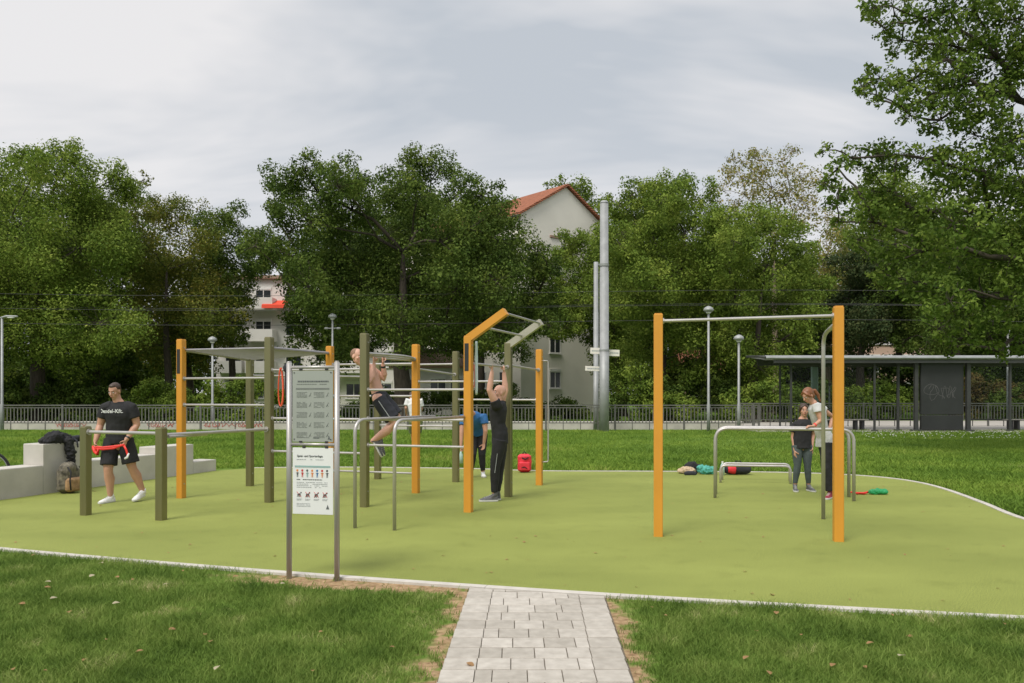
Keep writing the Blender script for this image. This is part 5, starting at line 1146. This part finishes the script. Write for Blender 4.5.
def tree(name,label,bpx,Y,lobes,m,size=.2,dens=2.2,tr=.35,bark='bark',group='trees behind the tramway railing',depth=1.0,sub=9,cat='tree',bare_twigs=False,fork=.30,seed=0,cl=(.32,.58),grow=1.12):
    rng=np.random.default_rng(100+seed); rnd=random.Random(seed); base=V3(gx(bpx,Y),Y,0); t=thing(name,label,cat,group,loc=base)
    L=[]; 
    for (px,py,r) in lobes:
        Rm=r*Y/F*grow; Yj=Y+rnd.uniform(-1,1)*depth*2.2; L.append((V3(gx(px,Yj),Yj,gz(py,Yj))-base,Rm))
    # extra lobes front and back so the crown has depth
    for (c,Rm) in list(L)[::3]:
        dy_=rnd.choice((-1,1))*(2.2+Rm*.8)*depth; k_=1+dy_/Y; wc=base+c
        L.append((V3(wc.x*k_+rnd.uniform(-.4,.4)*Rm,wc.y+dy_,CH+(wc.z-CH)*k_-Rm*.35)-base,Rm*.9))
    C=[];RR=[];NN=[]
    ztop=max(c.z for c,_ in L); zlow=min(c.z for c,_ in L); zf=max(1.8,min(zlow,ztop*fork)); cxm=sum(c.x for c,_ in L)/len(L)
    b=MB(); top=V3(rnd.uniform(-.3,.3)+cxm*.3,0,ztop*.62)
    trunk=[V3(0,0,-.1),V3(0,0,.25),V3(rnd.uniform(-.08,.08),0,zf*.5),V3(rnd.uniform(-.15,.15),0,zf),V3(top.x*.5,rnd.uniform(-.3,.3),(zf+top.z)/2),top]
    b.tube(trunk,[tr*1.45,tr*1.08,tr*.95,tr*.82,tr*.5,tr*.2],12)
    nodes=[[trunk[3],-1,0,0],[trunk[3].lerp(trunk[4],.5),-1,.8,0],[trunk[4],-1,1.6,0],[trunk[4].lerp(trunk[5],.5),-1,2.4,0],[trunk[5],-1,3.2,0]]; nt0=len(nodes)
    order=sorted(L,key=lambda q:(q[0]-trunk[3]).length)
    for (c,Rm) in order:
        best=min(range(len(nodes)),key=lambda k:(nodes[k][0]-c).length*(1.0 if nodes[k][0].z<c.z+.6 else 1.5)+.45*nodes[k][2])
        nodes.append([c,best,nodes[best][2]+(nodes[best][0]-c).length,0])
    for k in range(len(nodes)-1,nt0-1,-1):
        nodes[k][3]+=1; p=nodes[k][1]
        if p>=nt0: nodes[p][3]+=nodes[k][3]
    for k in range(nt0,len(nodes)):
        c,p,_,nd=nodes[k]; st=nodes[p][0]; ln=(c-st).length
        r1=min(tr*.5,tr*.075*nd**.52); r0=min(tr*.55,r1*1.25)
        m1=st.lerp(c,.33)+V3(rnd.uniform(-.09,.09),rnd.uniform(-.1,.1),rnd.uniform(-.05,.10))*ln; m2=st.lerp(c,.68)+V3(rnd.uniform(-.07,.07),rnd.uniform(-.1,.1),rnd.uniform(-.02,.10))*ln
        b.tube([st,m1,m2,c],[r0,(r0+r1)/2,r1*.95,r1*.75],7)
    for (c,Rm) in L:
        rr=tr*.06
        ns=max(9,int(sub*1.35*(1 if Rm<1.2 else Rm/1.3))); Nl=dens*3.14*Rm*Rm/(.275*size*size)*1.15; sq=0; c0=len(NN)
        for i in range(ns):
            d=Vector((rnd.gauss(0,1),rnd.gauss(0,1),rnd.gauss(0,1))).normalized(); pc=c+Vector((d.x,d.y,d.z*.85))*Rm*rnd.uniform(.5,1.05); pr=Rm*rnd.uniform(*cl)
            C.append(pc); RR.append(pr); NN.append(pr*pr); sq+=pr*pr
            b.tube([c,c.lerp(pc,.5)+V3(rnd.uniform(-.1,.1),rnd.uniform(-.1,.1),-.03)*Rm,pc],[rr*.6,rr*.35,.008],5)
            if bare_twigs:
                for k in range(2): b.tube([c.lerp(pc,.5),pc+Vector((rnd.gauss(0,.3),rnd.gauss(0,.3),rnd.uniform(.1,.7)))*pr],[rr*.25,.008],4)
        for q in range(c0,len(NN)): NN[q]=max(3,int(Nl*NN[q]/sq))
    b.build('trunk',M[bark],t,True)
    leaves('crown',np.array([tuple(c) for c in C]),np.array(RR),np.array(NN),size,M[m],t,rng)
    return t
tree('broadleaf_tree','broad deep green tree filling the left edge of the photo',38,46,[(-60,250,52),(-40,190,45),(5,178,34),(28,160,18),(55,185,38),(62,158,20),(98,188,34),(118,178,16),(20,235,46),(78,248,44),(-20,290,50),(30,295,46),(88,305,40),(10,342,34),(58,345,32),(122,240,24),(-60,330,45),(105,225,26),(100,345,22)],'l_light',.155,1.9,.42,seed=1)
tree('broadleaf_tree','yellowing tree with gaps of sky, right of the broad green tree',168,52,[(162,208,22),(186,222,26),(205,235,20),(150,250,24),(196,262,26),(168,285,30),(204,300,26),(140,312,24),(176,325,28),(132,196,11),(143,180,8),(138,215,14),(212,330,18),(150,345,16)],'l_yel',.155,1.3,.26,seed=2)
tree('broadleaf_tree','small dark tree dipping between the yellowing tree and the biggest oak',232,56,[(212,222,15),(238,218,16),(225,245,24),(252,250,20),(218,272,22),(238,290,16),(212,300,18),(262,238,14),(245,270,16),(208,330,12),(258,272,12),(240,300,12),(236,330,12),(272,262,10)],'l_oak',.17,1.8,.26,seed=3)
tree('oak_tree','biggest dark oak with a knobbly two-humped crown, centre of the photo',402,44,[(288,182,20),(305,168,15),(318,192,24),(342,178,20),(362,190,20),(352,210,22),(408,176,20),(422,158,17),(438,170,20),(418,196,24),(460,192,22),(482,196,18),(502,212,16),(312,222,28),(288,232,20),(275,206,10),(345,245,30),(385,238,28),(425,228,30),(466,230,30),(498,240,26),(320,272,30),(362,285,34),(408,280,36),(452,275,34),(495,280,30),(525,268,22),(538,292,20),(350,322,28),(398,326,32),(446,326,32),(490,322,30),(522,318,22),(298,262,20),(275,250,16),(310,305,18),(335,350,16),(470,352,24),(512,350,20),(545,318,16),(548,268,13),(538,250,12),(258,240,14)],'l_oak',.155,1.9,.5,seed=4,depth=1.25,cl=(.36,.62))
tree('conifer_tree','feathery pale green tree top peeping over the red roof',576,90,[(572,188,14),(560,184,8),(584,190,12),(592,205,14),(568,205,16),(548,186,5),(575,230,22)],'l_light',.3,1.3,.35,seed=5)
tree('maple_tree','light green maple half covering the cream gable',622,56,[(562,248,16),(550,262,15),(548,290,17),(560,320,18),(575,300,20),(590,330,14),(575,238,12),(586,262,24),(560,276,22),(556,304,20),(588,300,28),(614,252,22),(608,280,24),(575,325,16),(622,310,28),(612,345,24),(628,375,22),(605,370,14),(640,345,22)],'l_light',.175,2.1,.34,seed=6)
tree('maple_tree','tall light green maple between the masts and the pull-up frame',664,49,[(618,205,16),(632,195,14),(650,200,20),(672,190,20),(694,196,20),(707,215,16),(622,232,22),(650,232,28),(685,232,30),(640,268,32),(682,272,34),(635,305,30),(680,312,34),(655,345,30),(700,348,28),(645,378,20),(714,250,22),(718,300,24)],'l_light',.165,2.0,.35,seed=7)
tree('broadleaf_tree','rounded mid green tree behind the pull-up bar, right of the tall maple',752,47,[(728,232,22),(752,222,20),(778,232,24),(798,250,20),(730,262,28),(768,265,32),(802,280,24),(735,298,30),(775,305,32),(808,312,22),(738,336,28),(782,340,28),(760,368,20),(820,290,16),(716,225,12)],'l_light',.165,2.0,.32,seed=8)
tree('birch_tree','airy half-bare tree with thin yellow-brown leaves above the others',776,62,[(738,172,14),(760,160,13),(782,162,14),(800,176,14),(745,195,16),(772,188,18),(802,200,15),(722,190,9),(730,210,14),(768,215,18),(810,225,12),(790,225,14),(752,152,7),(792,150,6),(818,185,9),(756,175,14),(790,190,14),(735,160,8)],'l_brown2',.2,.62,.24,'barkpale',bare_twigs=True,seed=9,fork=.4,sub=12)
tree('broadleaf_tree','thin dead-leaved tree left of the overhanging branches',828,56,[(832,240,12),(822,262,16),(842,228,10),(836,278,20),(815,282,14),(848,255,12),(826,215,8)],'l_brown2',.2,.7,.22,'barkpale',bare_twigs=True,seed=10)
tree('pine_tree','dark bluish pine with soft drooping needles above the shelter roof',862,52,[(848,298,20),(868,285,22),(838,322,20),(872,318,24),(856,338,22),(885,330,18),(850,268,18),(835,345,16),(820,330,14),(880,262,16),(895,300,14)],'l_pine',.19,2.6,.3,seed=11,cl=(.35,.55))
tree('broadleaf_tree','dark green tree behind the right half of the tram shelter',955,50,[(915,250,28),(945,240,30),(980,250,34),(918,290,30),(950,290,32),(990,295,36),(925,330,22),(960,330,30),(1000,335,34),(905,270,20),(1030,280,34),(1035,330,34),(905,340,12)],'l_oak',.17,2.0,.35,seed=12)
tree('broadleaf_tree','dark tree at the far right edge, beyond the shelter bench',1050,54,[(1040,250,36),(1070,280,40),(1020,360,22),(1050,350,34),(1090,330,40),(1100,250,40),(980,365,16)],'l_oak',.22,2.2,.35,seed=13)
# the near tree whose branches hang in from the right
NEAR=[(873,8,12),(893,6,18),(884,28,13),(902,40,14),(925,18,20),(950,10,24),(935,44,18),(985,28,28),(1018,18,30),(960,48,24),(1000,60,30),(868,72,8),(862,88,9),(880,78,13),(876,100,8),(898,88,15),(915,78,16),(930,96,20),(955,86,22),(985,96,28),(1018,100,30),(905,110,12),(940,120,18),(975,135,22),(1012,140,28),
 (828,150,9),(838,168,12),(824,182,8),(832,205,9),(852,158,12),(845,190,12),(838,222,8),(866,168,14),(878,150,12),(898,158,16),(922,158,20),(868,195,16),(892,190,22),(950,165,24),(985,172,28),(1020,180,30),(915,212,26),(950,210,28),(990,218,32),(875,222,16),(858,240,12),(895,244,22),(930,250,28),(968,255,30),(1010,258,32),(912,282,20),(948,290,24),(985,298,26),(1018,300,26),(940,322,14),(965,330,18),(990,335,16),(1015,338,16),(952,348,9),(1002,352,9),(885,270,12),
 (1050,40,40),(1060,120,40),(1060,200,42),(1055,280,40),(1100,80,50),(1110,180,50),(1100,270,50),(1150,20,60),(1160,120,60),(1160,230,60),(1070,-40,50),(980,-40,40),(910,-35,30)]
nt_=tree('plane_tree','near leafy tree whose branches hang in from the upper right corner',1150,21,NEAR,'l_near',.12,1.15,.24,group=None,depth=.55,sub=10,seed=14,cl=(.28,.52),grow=1.2)
# second row of trees, behind the first
def lob(cx,cy,rx,ry,n,r,sd):
    q=random.Random(sd); out=[]
    for i in range(n):
        a=i*2.39996; rr=math.sqrt((i+.5)/n); out.append((cx+rx*rr*math.cos(a),cy+ry*rr*math.sin(a),r*q.uniform(.8,1.2)))
    return out
for i,(px,Y,cy,rx,ry,n,r_,mm,lab,lo) in enumerate(((-30,60,280,70,90,22,30,'l_oak','dark tree half hidden behind the broad green tree at the left edge',0),(95,62,290,55,85,20,27,'l_oak','dark tree behind and between the broad green tree and the yellowing tree',0),(190,60,305,42,62,15,22,'l_yel','lower yellowish tree behind the yellowing tree',0),
  (335,57,290,42,70,17,24,'l_oak','dark tree behind the left half of the biggest oak',0),(405,58,272,45,72,18,25,'l_oak','dark tree behind the middle of the biggest oak',0),(480,56,278,42,66,18,24,'l_oak','dark tree behind the right half of the biggest oak',0),
  (655,66,275,48,75,18,26,'l_oak','darker tree behind the tall light green maple',0),(735,68,300,45,75,18,26,'l_light','green tree behind the rounded tree and the lamps',0),(805,66,325,40,65,16,24,'l_oak','dark tree behind the pine and the shelter roof end',0),(900,68,255,48,75,18,28,'l_light','green tree behind the inner edge of the overhanging branches',0),(975,66,300,52,80,20,30,'l_oak','dark tree behind the middle of the shelter roof',0),(1060,66,290,52,90,20,30,'l_oak','dark tree out past the right end of the shelter',0))):
    tree('broadleaf_tree',lab,px,Y,lob(px,cy,rx,ry,n,r_,i),mm,.24,1.7,.3,seed=40+i,group='second row of trees behind the railing')
# bushes behind the railing
def bush(label,px,Y,w,h,m,seed):
    rng=np.random.default_rng(seed); t=thing('shrub',label,'shrub','shrubs behind the railing',loc=(gx(px,Y),Y,0)); n=int(14+w*7)
    C=np.stack([rng.uniform(-w/2,w/2,n),rng.uniform(-.7,.7,n),rng.uniform(.25,h*.85,n)],1); C[:,2]*=1-.35*(np.abs(C[:,0])/(w/2))**2; r_=rng.uniform(.35,.6,n)
    b=MB()
    for c in C[:10]: b.tube([V3(c[0]*.3,c[1]*.3,-.05),V3(c[0]*.6,c[1]*.6,c[2]*.5),V3(*c)],[.03,.02,.01],5)
    b.build('stem',M['bark'],t)
    leaves('foliage',C,r_,(150*(r_/.45)**2).astype(int),.16,M[m],t,rng)
for i,(px,Y,w,h,m,lab) in enumerate(((-25,44,5,2.6,'l_oak','dark shrub at the far left behind the railing'),(50,46,5,2.4,'l_oak','dark low shrub behind the railing left of the walking man'),(105,47,4,2.2,'l_oak','dark shrub right behind the walking man'),(160,45,3.6,2.6,'l_light','green shrub behind the railing left of the yellow corner post'),(238,44,4.2,3.0,'l_light','green bush seen through the ladder of the rig'),
  (300,46,4,2.6,'l_oak','dark bush behind the information board'),(436,52,7,1.9,'l_oak','long clipped hedge before the low pale house'),(500,46,4,2.2,'l_oak','dark bush behind the man in black'),(640,45,4.5,3.0,'l_oak','dark bush right of the tall mast'),(668,44,3,2.0,'l_light','small green bush behind the left frame post'),(765,43,4,2.6,'l_light','green bush behind the shorter dome-headed lamp'),
  (815,46,5,2.5,'l_oak','dark bush behind the two women'),(880,47,5,2.4,'l_light','green bush behind the shelter glass'),(985,48,4.5,3.2,'l_brown','rust-tinged bush behind the right half of the shelter'),(1035,46,5,2.6,'l_oak','dark bush at the far right edge'),(725,48,4,2.6,'l_oak','dark bush between the two dome-headed lamps'),(380,47,4,2.0,'l_oak','dark bush behind the pull-up man'),(560,50,3,1.3,'l_oak','low bush before the gabled house'))):
    bush(lab,px,Y,w,h,M and m,200+i)
# distant belt of trees
n=1500; C=np.stack([RNG.uniform(-105,105,n),RNG.uniform(104,114,n),RNG.random(n)**.8*12.5],1); C[:,2]*=.75+.25*np.sin(C[:,0]*.12)+.0; 
o=leaves('far_woodland',C,RNG.uniform(1.2,2.4,n),np.full(n,150),.55,M['l_oak']); tag(o,'dark belt of distant trees behind the houses','woodland',kind='stuff')
n=1100; C=np.stack([RNG.uniform(-75,75,n),RNG.uniform(66,70,n),RNG.random(n)**.8*4.4],1)
k=(C[:,0]<-30)|((C[:,0]>12)&(C[:,0]<75)); C=C[k]; n=len(C)
o=leaves('distant_thicket',C,RNG.uniform(.7,1.3,n),np.full(n,170),.32,M['l_oak']); tag(o,'dark undergrowth under the trees between the houses','undergrowth',kind='stuff')
# ------------------------------------------------------------ sky, sun, camera
SE,SR=R(52),R(213)
w=bpy.data.worlds.new('World'); SC.world=w; w.use_nodes=True; nt=w.node_tree; L=nt.links; bg=nt.nodes['Background']; out=nt.nodes['World Output']
sky=N(nt,'ShaderNodeTexSky',sky_type='NISHITA'); sky.sun_disc=False; sky.sun_elevation=SE; sky.sun_rotation=SR; sky.air_density=1; sky.dust_density=3
L.new(sky.outputs[0],bg.inputs[0]); bg.inputs[1].default_value=.10
tc=N(nt,'ShaderNodeTexCoord'); sp=N(nt,'ShaderNodeSeparateXYZ'); L.new(tc.outputs['Generated'],sp.inputs[0])
# project the direction onto a flat cloud layer so that clouds flatten towards the horizon
zz=N(nt,'ShaderNodeMath',operation='ADD'); zz.inputs[1].default_value=.2; L.new(sp.outputs['Z'],zz.inputs[0])
dx=N(nt,'ShaderNodeMath',operation='DIVIDE'); dy=N(nt,'ShaderNodeMath',operation='DIVIDE'); L.new(sp.outputs['X'],dx.inputs[0]); L.new(sp.outputs['Y'],dy.inputs[0]); L.new(zz.outputs[0],dx.inputs[1]); L.new(zz.outputs[0],dy.inputs[1])
cb=N(nt,'ShaderNodeCombineXYZ'); L.new(dx.outputs[0],cb.inputs[0]); L.new(dy.outputs[0],cb.inputs[1])
mp=N(nt,'ShaderNodeMapping'); mp.inputs['Rotation'].default_value=(0,0,R(38)); mp.inputs['Scale'].default_value=(.8,1.5,1); mp.inputs['Location'].default_value=(0,0,0); L.new(cb.outputs[0],mp.inputs[0])
no=N(nt,'ShaderNodeTexNoise'); no.inputs['Scale'].default_value=.75; no.inputs['Detail'].default_value=5; no.inputs['Roughness'].default_value=.56; no.inputs['Distortion'].default_value=.5; L.new(mp.outputs[0],no.inputs['Vector'])
r=N(nt,'ShaderNodeValToRGB'); e=r.color_ramp.elements; e[0].position=.40; e[1].position=.57; e[0].color=(.58,.62,.67,1); e[1].color=(.90,.885,.885,1); L.new(no.outputs['Fac'],r.inputs[0])
hz=N(nt,'ShaderNodeMapRange'); hz.inputs['From Min'].default_value=.08; hz.inputs['From Max'].default_value=.34; hz.inputs['To Min'].default_value=.55; hz.inputs['To Max'].default_value=0; L.new(sp.outputs['Z'],hz.inputs['Value'])
mx=N(nt,'ShaderNodeMix',data_type='RGBA'); L.new(hz.outputs[0],mx.inputs[0]); L.new(r.outputs[0],mx.inputs[6]); mx.inputs[7].default_value=(.80,.81,.84,1)
br=N(nt,'ShaderNodeMapRange'); br.inputs['From Min'].default_value=.46; br.inputs['From Max'].default_value=1; br.inputs['To Min'].default_value=1; br.inputs['To Max'].default_value=1.75; L.new(sp.outputs['Z'],br.inputs['Value'])
bg2=N(nt,'ShaderNodeBackground'); L.new(mx.outputs[2],bg2.inputs[0]); L.new(br.outputs[0],bg2.inputs[1])
ms=N(nt,'ShaderNodeMixShader'); ms.inputs[0].default_value=.9; L.new(bg.outputs[0],ms.inputs[1]); L.new(bg2.outputs[0],ms.inputs[2]); L.new(ms.outputs[0],out.inputs[0])
sl=bpy.data.lights.new('sun','SUN'); sl.energy=2.6; sl.angle=R(26); sl.color=(1,.95,.87); so=bpy.data.objects.new('sun',sl); COL.objects.link(so)
dv=V3(math.sin(SR)*math.cos(SE),math.cos(SR)*math.cos(SE),math.sin(SE)); so.rotation_euler=dv.to_track_quat('Z','Y').to_euler(); so.location=(0,0,30)
cam=bpy.data.cameras.new('camera'); cam.sensor_width=36; cam.lens=36*F/1024; cam.shift_y=(HY-341.5)/1024; cam.clip_end=2000; cam.clip_start=.05
co=bpy.data.objects.new('camera',cam); COL.objects.link(co); co.location=(0,0,CH); co.rotation_euler=(R(90),0,0); SC.camera=co
SC.view_settings.view_transform='Standard'; SC.view_settings.look='None'; SC.view_settings.exposure=0; SC.view_settings.gamma=1
